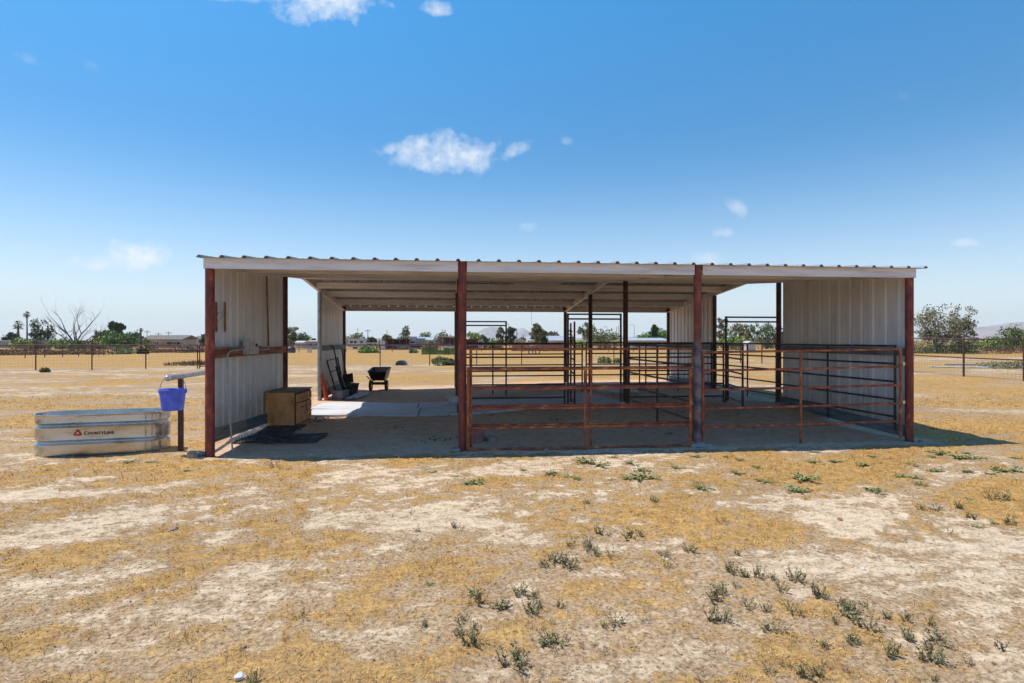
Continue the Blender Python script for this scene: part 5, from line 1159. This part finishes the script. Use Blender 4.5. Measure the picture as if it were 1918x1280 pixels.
building('house', 'long house with a blue-grey roof behind the middle bay', 990, 1062, 180, 2.5, 4.0, 9, STUCP, ROOFG, 'gable', ((.15, 1, 1.2, .9), (.45, 1, 1.2, .9), (.8, 1, 1.4, .9)), over=.6)
building('barn', 'long low barn with a tilted grey roof left of the rear right wall', 1180, 1254, 150, 2.3, 3.2, 9, STUCP, ROOFG, 'flat', ((.2, .8, 1.5, 1), (.6, .8, 1.5, 1)), cat='barn')
building('shed', 'small pale shed among the hedge bushes of the right bay', 1398, 1415, 140, 1.5, 2.4, 3, WHITE, WHITE, 'end', over=.2, cat='shed')
def trailer(label, px0, px1, z, h, m=WHITE, ac=True):
    a, b = W(px0, z), W(px1, z); c = (a + b) / 2; w = (b - a).length / 2; g = gh(c.x, c.y); t = thing('trailer', label, 'trailer', (c.x, c.y, g), PSI)
    pr = [(-w, .55), (w * .82, .55), (w * .97, .9), (w, h * .6), (w * .93, h), (-w, h)]; n = len(pr)
    MB().add([(x, 0, z_) for x, z_ in pr] + [(x, 2.4, z_) for x, z_ in pr], [tuple(range(n)), tuple(range(2 * n - 1, n - 1, -1))] + [((i + 1) % n, i, n + i, n + (i + 1) % n) for i in range(n)]).build('body', m, t, smooth=False, local=True)
    for x in (-w * .55, -w * .1, w * .6): MB().box((x - .4, -.02, h * .58), (x + .4, -.002, h * .8)).build('window', GLASS, t, smooth=False, local=True)
    MB().box((w * .25, -.02, .6), (w * .25 + .7, -.002, h * .85)).build('door', STUCP, t, smooth=False, local=True)
    for x in (-w * .25, -w * .02):
        o = MB().lathe([(0, -.1), (.36, -.1), (.36, .1), (0, .1)], (0, 0, 0), 16).build('wheel', RUBBER, t, local=True); o.matrix_local = Matrix.Translation((x, .1, .36)) @ Matrix.Rotation(R(90), 4, 'X')
    if ac: MB().box((w * .35, .8, h), (w * .35 + 1, 1.6, h + .35)).build('air_conditioner', STUCP, t, smooth=False, local=True)
trailer('white camping trailer seen right of the dark rear left post', 651, 683, 160, 3.0)
trailer('low white boat-like trailer right of the camping trailer', 685, 706, 165, 1.9, WHITE, False)
trailer('plain white trailer right of the second front post', 883, 905, 155, 2.7, WHITE, False)
# raised truck cab
a = W(775, 155); t = thing('truck', 'old truck with a raised white box parked by the conical tree', 'truck', (a.x, a.y, gh(a.x, a.y)), PSI)
MB().box((-1.6, 0, .5), (2.4, 2.2, 1.3)).build('bed', SHADEW, t, smooth=False, local=True); MB().box((-1.3, .1, 1.3), (.5, 2.1, 2.4)).build('cab', WHITE, t, smooth=False, local=True); MB().box((.6, .0, 1.45), (2.9, 2.2, 3.1)).build('box', GREYW, t, smooth=False, local=True); MB().box((-1.0, -.0, 2.45), (.6, 2.0, 3.6)).build('upper_box', WHITE, t, smooth=False, local=True)
MB().box((-1.0, .08, 1.75), (.2, .098, 2.25)).build('window', GLASS, t, smooth=False, local=True)
for x in (-1.0, 1.6): o = MB().lathe([(0, -.1), (.45, -.1), (.45, .1), (0, .1)], (0, 0, 0), 16).build('wheel', RUBBER, t, local=True); o.matrix_local = Matrix.Translation((x, -.05, .45)) @ Matrix.Rotation(R(90), 4, 'X')
# parked cars under the sheds
def car(label, px, z, col):
    a = W(px, z); t = thing('parked_car', label, 'car', (a.x, a.y, gh(a.x, a.y)), PSI)
    pr = [(-2.2, .35), (2.2, .35), (2.25, .8), (1.4, .95), (.8, 1.42), (-1.0, 1.45), (-1.7, .98), (-2.25, .9)]; n = len(pr)
    MB().add([(x, 0, z_) for x, z_ in pr] + [(x, 1.7, z_) for x, z_ in pr], [tuple(range(n)), tuple(range(2 * n - 1, n - 1, -1))] + [((i + 1) % n, i, n + i, n + (i + 1) % n) for i in range(n)]).build('body', col, t, smooth=False, local=True)
    MB().add([(-1.35, -.012, 1.0), (1.1, -.012, 1.0), (.7, -.012, 1.35), (-.95, -.012, 1.37)], [(0, 1, 2, 3)]).build('window', GLASS, t, smooth=False, local=True)
    for x in (-1.4, 1.4): o = MB().lathe([(0, -.1), (.33, -.1), (.33, .1), (0, .1)], (0, 0, 0), 16).build('wheel', RUBBER, t, local=True); o.matrix_local = Matrix.Translation((x, .06, .33)) @ Matrix.Rotation(R(90), 4, 'X')
car('dark car parked under the left part of the long open shed', 729, 152, BLACKM); car('blue-grey car parked under the right part of the long open shed', 752, 152, TEAL); car('white car parked in front of the dark open shed', 846, 134, WHITE)
car('white car far off between the dark feathery tree and the leafless tree', 82, 170, WHITE)
POLE = mat('grey_wood_pole', [(.3, (.10, .085, .075)), (.7, (.19, .165, .15))], scale=3, rough=.9)
def pole(px, top, label, z=230, arm=True, r=.16):
    p = W(px, z); g = gh(p.x, p.y); h = HT(top, z); t = thing('utility_pole', label, 'pole', (p.x, p.y, g), PSI + .3)
    MB().tube([(0, 0, -.3), (0, 0, h - g)], [r, r * .7], 8).build('mast', POLE, t, local=True)
    if arm: MB().box((-1.2, -.08, h - g - .75), (1.2, .08, h - g - .55)).build('crossarm', POLE, t, smooth=False, local=True)
for a in [(95.5, 614, 'utility pole right of the dark feathery tree'), (180, 617, 'utility pole at the right edge of the leafless tree'), (275.5, 619, 'utility pole above the left end of the tan house'), (297, 623, 'utility pole above the ridge of the tan house'), (316, 621, 'utility pole above the right half of the tan house'),
          (689, 617, 'utility pole right of the camping trailer'), (670, 615, 'pale mast rising above the wide pale green tree', 300, False), (725, 619, 'thin pole above the left end of the long open shed', 260, False), (968, 615, 'thick pole between the slim eucalyptus pair and the open headed tree', 190, False), (980, 627, 'thin pole above the small tan house', 200, False),
          (932, 620, 'thin pole left of the slim eucalyptus pair', 230, False, .1), (1026, 624, 'short pole in front of the blue-grey roof', 150, False, .1), (1155, 612, 'left of two thin poles beside the tall walk-through frame', 230, False, .12), (1158.5, 610, 'right of two thin poles beside the tall walk-through frame', 230, False, .12), (1125, 615, 'short dark pole above the thicket', 230, True), (1044, 620, 'pale mast right of the spreading tree', 300, False)]:
    pole(a[0], a[1], a[2], *a[3:])
def lamp(px, top, label, z=210):
    p = W(px, z); g = gh(p.x, p.y); h = HT(top, z) - g; t = thing('street_lamp', label, 'street lamp', (p.x, p.y, g), PSI)
    MB().tube([(0, 0, -.2), (0, 0, h - .4), (-.15, 0, h - .1), (-.9, 0, h)], .08, 8).build('mast', GALVD, t, local=True); MB().box((-1.5, -.12, h - .06), (-.85, .12, h + .06)).build('lamp_head', GALVD, t, smooth=False, local=True)
lamp(1137, 612, 'street lamp above the right end of the thicket'); lamp(1188, 608.5, 'street lamp left of the dark round topped tree'); lamp(952.5, 606, 'street lamp between the slim eucalyptus trees')
# field odds and ends
p = W(580, 84); g = gh(p.x, p.y)
for k, lab in ((-1, 'left white barrel'), (0, 'middle white barrel'), (1, 'right white barrel')):
    q = p + RT * k * .27; solo(MB().lathe([(0, 0), (.09, 0), (.09, .75), (0, .75)], (q.x, q.y, g), 12), 'marker_post', WHITE, (q.x, q.y, g), lab.replace('barrel', 'stake') + ' of three standing in the golden field left of the grey post', 'stake', 'three white stakes')
p = W(545, 84); g = gh(p.x, p.y); t = thing('water_tank', 'dark round tank at the field edge beside the dark second post', 'tank', (p.x, p.y, g)); MB().lathe([(0, 0), (.62, 0), (.66, .2), (.66, .7), (.5, .9), (0, 1.0)], (0, 0, 0), 20).build('shell', BLACKP, t, local=True); MB().lathe([(.63, .1), (.69, .12), (.69, .16), (.63, .18)], (0, 0, 0), 20).build('band', GALVD, t, local=True)
p = W(752, 36.5); g = gh(p.x, p.y); t = thing('calf_hut', 'small dark domed animal hut lying in the field right of the wheelbarrow', 'hut', (p.x, p.y, g), PSI)
pr = [(-.32, 0), (-.34, .12), (-.27, .26), (-.12, .33), (.08, .33), (.22, .25), (.30, .1), (.32, 0)]; n = len(pr)
MB().add([(x, -.3, z_) for x, z_ in pr] + [(x, .5, z_) for x, z_ in pr], [(i, i + 1, n + i + 1, n + i)[::-1] for i in range(n - 1)] + [tuple(range(n))[::-1], tuple(range(2 * n - 1, n - 1, -1))[::-1]]).build('shell', BLACKP, t, smooth=True, local=True)
MB().box((-.5, -.42, -.05), (.62, .6, .035)).build('base', BOARD, t, smooth=False, local=True)
p = W(1002, 66); g = gh(p.x, p.y); t = thing('farm_implement', 'small white wheeled farm implement in front of the board fence', 'implement', (p.x, p.y, g), PSI)
MB().box((-.9, -.3, .45), (.6, .3, .62)).build('frame', WHITE, t, smooth=False, local=True); MB().tube([(.6, 0, .55), (1.6, 0, .4)], .05, 6).build('drawbar', BLACKM, t, local=True)
for x in (-.5, .3): o = MB().lathe([(.2, -.06), (.32, -.06), (.32, .06), (.2, .06), (.2, -.06)], (0, 0, 0), 16).build('wheel', RUBBER, t, local=True); o.matrix_local = Matrix.Translation((x, -.35, .32)) @ Matrix.Rotation(R(90), 4, 'X')
MB().tube([(-.4, 0, .6), (-.6, 0, 1.05), (.2, 0, 1.1)], .035, 6).build('lever', WHITE, t, local=True)
for k, (x0, z0, x1, z1, lab) in enumerate([(1742, 31.5, 1852, 29.5, 'nearer long thin pipe lying on the dirt right of the shelter'), (1770, 34, 1925, 32.5, 'farther long thin pipe lying on the dirt right of the shelter')]):
    a, b = W(x0, z0), W(x1, z1); a.z = gh(a.x, a.y) + .06; b.z = gh(b.x, b.y) + .08; m_ = (a + b) / 2; m_.z = gh(m_.x, m_.y) + .06; solo(MB().tube([a, m_, b], .04, 8), 'loose_pipe', GALVD, tuple(m_), lab, 'pipe', 'pipes lying in the field')

# ------------------------------------------------------------------ hills
HILL = mat('desert_hill', [(.3, (.20, .17, .155)), (.5, (.30, .26, .24)), (.7, (.38, .34, .31))], scale=.006, rough=1, detail=8)
def hill(px0, px1, z, prof, seed, depth=900):
    nx, ny = 90, 26; a, b = W(px0, z), W(px1, z); V = np.zeros((ny, nx, 3)); ts = np.linspace(0, 1, nx); xp = np.array([p[0] for p in prof]); hp = np.array([(637 - p[1]) * z / F for p in prof]); base = np.interp(px0 + (px1 - px0) * ts, xp, hp)
    for j in range(ny):
        s = (j / (ny - 1)) * 2 - 1; env = np.clip(1 - abs(s) ** 1.5, 0, 1); X = a.x + (b.x - a.x) * ts + FW.x * s * depth; Y = a.y + (b.y - a.y) * ts + FW.y * s * depth
        nz = fbm(X / 170 + seed, Y / 170, 5, .55); h = base * env * (.75 + .5 * nz) - (1 - env) * 6; V[j] = np.stack([X, Y, h], -1)
    V = V.reshape(-1, 3); i = np.arange(ny - 1)[:, None]; j = np.arange(nx - 1)[None]; fc = np.stack([i * nx + j, i * nx + j + 1, (i + 1) * nx + j + 1, (i + 1) * nx + j], -1).reshape(-1, 4)
    me = npmesh('hill', V, fc, HILL, 4); me.shade_smooth(); o = bpy.data.objects.new('hill', me); COL.objects.link(o); o['kind'] = 'structure'
hill(862, 968, 5200, [(862, 640), (880, 632), (895, 622), (908, 614), (922, 611), (934, 613), (944, 622), (955, 630), (968, 636)], 3)
hill(950, 1016, 5400, [(950, 638), (960, 626), (968, 617), (978, 613), (988, 618), (998, 628), (1016, 638)], 9)
hill(1010, 1330, 5300, [(1010, 638), (1050, 632), (1080, 634), (1120, 630), (1145, 625), (1160, 630), (1185, 632), (1210, 626), (1235, 625), (1260, 630), (1330, 638)], 5)
hill(1815, 2150, 2300, [(1815, 638), (1838, 628), (1860, 618), (1882, 608), (1900, 604), (1930, 606), (1980, 600), (2060, 612), (2150, 636)], 7, 500)

# ------------------------------------------------------------------ weeds
def weed_mesh(kind, seed):
    rs = random.Random(seed); st = MB(); lv = MB()
    if kind == 'up' or kind == 'dry':
        for i in range(rs.randint(9, 15) if kind == 'up' else 9):
            a = rs.uniform(0, 6.28); le = rs.uniform(.2, 1.9); L_ = rs.uniform(.45, 1.0); p = Vector((rs.uniform(-.35, .35), rs.uniform(-.35, .35), -.03)); d = Vector((math.cos(a) * le, math.sin(a) * le, 1)).normalized(); pts = [p]
            for k in range(4): d = (d + Vector((rs.uniform(-.2, .2), rs.uniform(-.2, .2), .10))).normalized(); pts.append(pts[-1] + d * L_ / 4)
            st.tube(pts, [.014, .012, .009, .007, .004], 4, False)
            for k in range(20 if kind == 'up' else 7):
                f = rs.uniform(.6, 3.99); j = int(f); q = pts[j].lerp(pts[j + 1], f - j); b = rs.uniform(0, 6.28); o = Vector((math.cos(b), math.sin(b), rs.uniform(.1, 1.1))).normalized(); s = rs.uniform(.08, .18); sd = o.cross(d).normalized() * s * .32
                lv.add([q, q + o * s * .5 + sd, q + o * s, q + o * s * .5 - sd], [(0, 1, 2, 3)])
    else:
        for i in range(13):
            a = rs.uniform(0, 6.28); L_ = rs.uniform(.4, 1.0); p = Vector((0, 0, .02)); pts = [p]; d = Vector((math.cos(a), math.sin(a), .18)).normalized()
            for k in range(4): d = (d + Vector((rs.uniform(-.35, .35), rs.uniform(-.35, .35), rs.uniform(-.06, .06)))).normalized(); d.z = max(d.z, -.02); pts.append(pts[-1] + d * L_ / 4)
            st.tube(pts, [.012, .010, .008, .006, .004], 4, False)
            for k in range(26):
                f = rs.uniform(.2, 3.99); j = int(f); q = pts[j].lerp(pts[j + 1], f - j) + Vector((rs.uniform(-.05, .05), rs.uniform(-.05, .05), 0)); b = rs.uniform(0, 6.28); o = Vector((math.cos(b), math.sin(b), rs.uniform(.1, 1.0))).normalized(); s = rs.uniform(.09, .18); sd = o.cross(Vector((0, 0, 1))).normalized() * s * .36
                lv.add([q, q + o * s * .5 + sd, q + o * s, q + o * s * .5 - sd], [(0, 1, 2, 3)])
    return st, lv
WP = {}
for kind, lm_, n in (('up', L_WEED, 5), ('flat', L_WEEDG, 4), ('dry', L_DRY, 3)):
    for s in range(n):
        st, lv = weed_mesh(kind, s * 7 + len(kind)); WP[kind, s] = (st, lv, lm_)
PROTO = {}
ORD = ['first', 'second', 'third', 'fourth', 'fifth', 'sixth', 'seventh', 'eighth', 'ninth', 'tenth', 'eleventh', 'twelfth', 'thirteenth', 'fourteenth', 'fifteenth', 'sixteenth', 'seventeenth', 'eighteenth', 'nineteenth', 'twentieth']
WLAB = {'L': ('large grey-green weed clump with upright leafy stems in the bare foreground dirt', 'weed', 'large upright weed clumps in the foreground'),
        'S': ('small grey-green upright weed in the foreground dirt and straw', 'weed', 'small upright weeds in the foreground'),
        'F': ('flat spreading bright green weed on the dirt in front of the shelter', 'weed', 'flat green weeds in front of the shelter'),
        'B': ('broad thick mat of bright green weed in front of the shelter', 'weed', 'broad green weed mats in front of the shelter'),
        'D': ('dry brown leafless weed standing in the foreground dirt', 'weed', 'dry brown weeds in the foreground')}
wr = random.Random(4)
WLIST = []
def weed(px, py, wpx, cls): WLIST.append((px, py, wpx, cls))
def place_weed(px, py, wpx, cls, label):
    kind = {'L': 'up', 'S': 'up', 'F': 'flat', 'B': 'flat', 'D': 'dry'}[cls]; n = {'up': 5, 'flat': 4, 'dry': 3}[kind]; s = wr.randrange(n)
    z = 1.67 * F / (py - 637); p = W(px, z); zz = float(ground_z(np.array([p.x]), np.array([p.y]))[0]); _, cat, grp = WLAB[cls]; lab = label
    nm = {'up': 'weed', 'flat': 'weed_mat', 'dry': 'dry_weed'}[kind]
    key = (kind, s)
    if key not in PROTO:
        t = thing(nm, lab, cat, (p.x, p.y, zz), 0, grp); st, lv, lm_ = WP[key]; a = st.build('stem', L_DRY, t, smooth=False, local=True); b = lv.build('foliage', lm_, t, smooth=False, local=True); PROTO[key] = (t, a, b)
    else:
        t0, a0, b0 = PROTO[key]; t = t0.copy(); COL.objects.link(t)
        for q in (a0, b0): c = q.copy(); COL.objects.link(c); c.parent = t
        tag(t, lab, cat, grp)
    t.location = (p.x, p.y, zz); t.rotation_euler = (0, 0, wr.uniform(0, 6.28)); w = wpx * z / F * wr.uniform(.9, 1.5); hs_ = wr.uniform(.75, 1.3)
    t.scale = (w * .58, w * .58, (w * .52 + .02) * hs_ if kind != 'flat' else w * .5)
# (column, row) read from the photograph in two enlarged crops
for X, Y, w, c in [(410, 455, 55, 'D'), (400, 512, 50, 'D'), (610, 430, 60, 'S'), (640, 450, 50, 'D'), (480, 738, 60, 'F'), (720, 800, 120, 'L'), (745, 840, 90, 'S'), (690, 850, 100, 'D'), (880, 865, 150, 'L'), (975, 790, 130, 'L'), (1040, 805, 90, 'S'), (1035, 880, 120, 'L'), (1080, 870, 60, 'S'), (1190, 860, 75, 'S'),
                   (455, 960, 70, 'S'), (635, 1010, 100, 'S'), (660, 935, 90, 'S'), (720, 985, 60, 'S'), (700, 1080, 130, 'L'), (540, 1025, 50, 'D'), (1115, 1060, 130, 'L'), (1195, 1065, 120, 'L'), (1150, 1095, 70, 'D'), (1150, 950, 50, 'D'), (930, 1185, 160, 'L'), (985, 1200, 90, 'S'), (890, 1190, 70, 'D'), (1310, 1080, 80, 'D'), (1440, 1110, 60, 'D'), (1430, 965, 70, 'S'), (1485, 950, 90, 'S'), (1655, 940, 90, 'D'),
                   (1100, 640, 90, 'S'), (1150, 615, 100, 'L'), (1200, 625, 80, 'S'), (1245, 640, 90, 'S'), (1400, 460, 75, 'S'), (1465, 465, 60, 'S'), (1565, 485, 90, 'S'), (1628, 470, 50, 'S'), (1250, 535, 80, 'S'), (1340, 545, 90, 'S'), (1385, 580, 80, 'S'), (1465, 590, 90, 'D'), (1755, 580, 90, 'S'), (1770, 635, 60, 'S'), (1700, 290, 55, 'S'), (1335, 300, 50, 'S'), (280, 380, 50, 'D'), (380, 370, 40, 'D'),
                   (490, 130, 80, 'F'), (715, 195, 130, 'B'), (750, 180, 70, 'F'), (625, 160, 50, 'F'), (990, 125, 65, 'F'), (1140, 145, 80, 'F'), (1235, 155, 80, 'F'), (1285, 170, 70, 'F'), (1320, 80, 110, 'B'), (1400, 98, 90, 'F'), (1575, 88, 60, 'F'), (1640, 118, 80, 'F'), (1560, 175, 100, 'F'), (1630, 175, 120, 'B'), (1700, 165, 70, 'F'), (1470, 180, 60, 'F'), (1830, 105, 80, 'F'), (1480, 50, 60, 'F')]:
    weed(640 + X / 2.91, 840 + Y / 2.91, w / 2.91, c)
for X, Y, w, c in [(220, 103, 50, 'F'), (300, 120, 60, 'F'), (60, 103, 50, 'F'), (385, 155, 60, 'F'), (680, 125, 90, 'F'), (790, 124, 80, 'F'), (930, 145, 100, 'F'), (990, 98, 60, 'F'), (620, 215, 130, 'B'), (430, 232, 90, 'F'), (280, 185, 70, 'F'), (600, 272, 120, 'F'), (100, 265, 120, 'F'), (1340, 80, 90, 'B'), (1450, 110, 120, 'B'), (1535, 108, 80, 'F'), (1470, 78, 70, 'F'), (1290, 100, 50, 'F'), (1180, 132, 50, 'F'), (1210, 145, 40, 'F'), (1310, 165, 80, 'F'), (1480, 170, 80, 'F'),
                   (1680, 168, 130, 'B'), (1600, 185, 70, 'F'), (1140, 200, 90, 'F'), (1235, 238, 70, 'F'), (1210, 208, 60, 'F'), (1000, 278, 90, 'F'), (690, 72, 50, 'F'), (1730, 110, 60, 'F'), (1595, 315, 80, 'S'), (1680, 320, 80, 'S'), (1490, 322, 50, 'F'), (1435, 370, 60, 'S'), (1310, 370, 70, 'S'), (1235, 368, 45, 'S'), (1500, 415, 80, 'S'), (1530, 458, 70, 'F'), (1700, 450, 80, 'S'), (1620, 440, 50, 'F'), (1390, 500, 50, 'D'), (200, 445, 70, 'D'), (1190, 300, 40, 'D'), (1035, 300, 40, 'D'),
                   (30, 595, 80, 'S'), (280, 608, 60, 'S'), (245, 690, 80, 'S'), (320, 715, 100, 'L'), (390, 725, 90, 'S'), (465, 740, 80, 'S'), (160, 850, 100, 'L'), (200, 810, 100, 'S'), (275, 780, 70, 'S'), (585, 750, 90, 'S'), (690, 830, 110, 'L'), (740, 835, 60, 'S'), (510, 805, 70, 'S'), (340, 880, 80, 'S'), (430, 905, 90, 'S'), (570, 925, 110, 'L'), (840, 880, 80, 'S'), (870, 925, 120, 'L'), (940, 880, 60, 'S'), (790, 970, 70, 'S'), (905, 985, 80, 'S'), (970, 1005, 90, 'S'), (150, 950, 90, 'S'), (210, 955, 90, 'S'), (430, 1005, 90, 'S'), (490, 1015, 90, 'S'), (560, 1030, 80, 'D'),
                   (1060, 945, 60, 'S'), (1160, 965, 80, 'S'), (1290, 985, 60, 'S'), (880, 1075, 90, 'S'), (1170, 1065, 110, 'L'), (1310, 1070, 110, 'S'), (730, 1090, 60, 'S'), (1090, 1150, 100, 'L'), (1300, 1170, 150, 'L'), (1240, 1170, 70, 'S'), (1400, 1110, 70, 'D'), (1650, 1115, 90, 'S'), (440, 1215, 100, 'S'), (520, 1190, 90, 'D'), (630, 1250, 140, 'L'), (700, 1240, 90, 'S'), (740, 1205, 90, 'D'), (850, 1225, 60, 'D'), (1490, 1195, 70, 'D'), (1310, 1270, 60, 'S'), (90, 1265, 70, 'D')]:
    weed(1280 + X / 2.782, 820 + Y / 2.782, w / 2.782, c)
for X, Y, w, c in [(1495, 105, 80, 'D'), (1190, 45, 40, 'F'), (1640, 920, 110, 'D'), (1385, 1270, 90, 'S'), (705, 75, 60, 'F'), (820, 75, 70, 'F'), (1020, 125, 50, 'F'), (1680, 375, 50, 'D')]:
    weed(X / 2.91, 840 + Y / 2.91, w / 2.91, c)

WTXT = {'L': 'large grey-green upright weed', 'S': 'small grey-green upright weed', 'F': 'small flat green weed', 'B': 'broad green weed mat', 'D': 'dry brown weed'}
def zone(px, py):
    return (('nearest', 'near', 'middle', 'far')[0 if py > 1150 else 1 if py > 1040 else 2 if py > 930 else 3], 'left' if px < 640 else 'centre left' if px < 960 else 'centre right' if px < 1300 else 'right' if px < 1600 else 'far right')
ZN = {}
for w in sorted(WLIST):
    ZN.setdefault((w[3],) + zone(w[0], w[1]), []).append(w)
for (cls, band, side), ws in ZN.items():
    for k, w in enumerate(ws):
        pre = (ORD[k] + ' ' if k else 'first ') if len(ws) > 1 else 'only '
        place_weed(*w, '%s, %sfrom left, %s band, %s foreground' % (WTXT[cls], pre, band, side) if len(ws) > 1 else '%s, the only one in the %s band of the %s foreground' % (WTXT[cls], band, side))
# ------------------------------------------------------------------ the air
if HAZE:
    m = bpy.data.materials.new('haze'); m.use_nodes = True; nt = m.node_tree; nt.nodes.clear(); o_ = nt.nodes.new('ShaderNodeOutputMaterial'); v = nt.nodes.new('ShaderNodeVolumePrincipled')
    v.inputs['Density'].default_value = HAZE; v.inputs['Color'].default_value = (.97, .99, 1, 1); v.inputs['Anisotropy'].default_value = .1; nt.links.new(v.outputs[0], o_.inputs['Volume'])
    ob = MB().box((-6900, -6900, -2.4), (6900, 6900, 215)).build('haze', m, None, smooth=False); ob['kind'] = 'stuff'
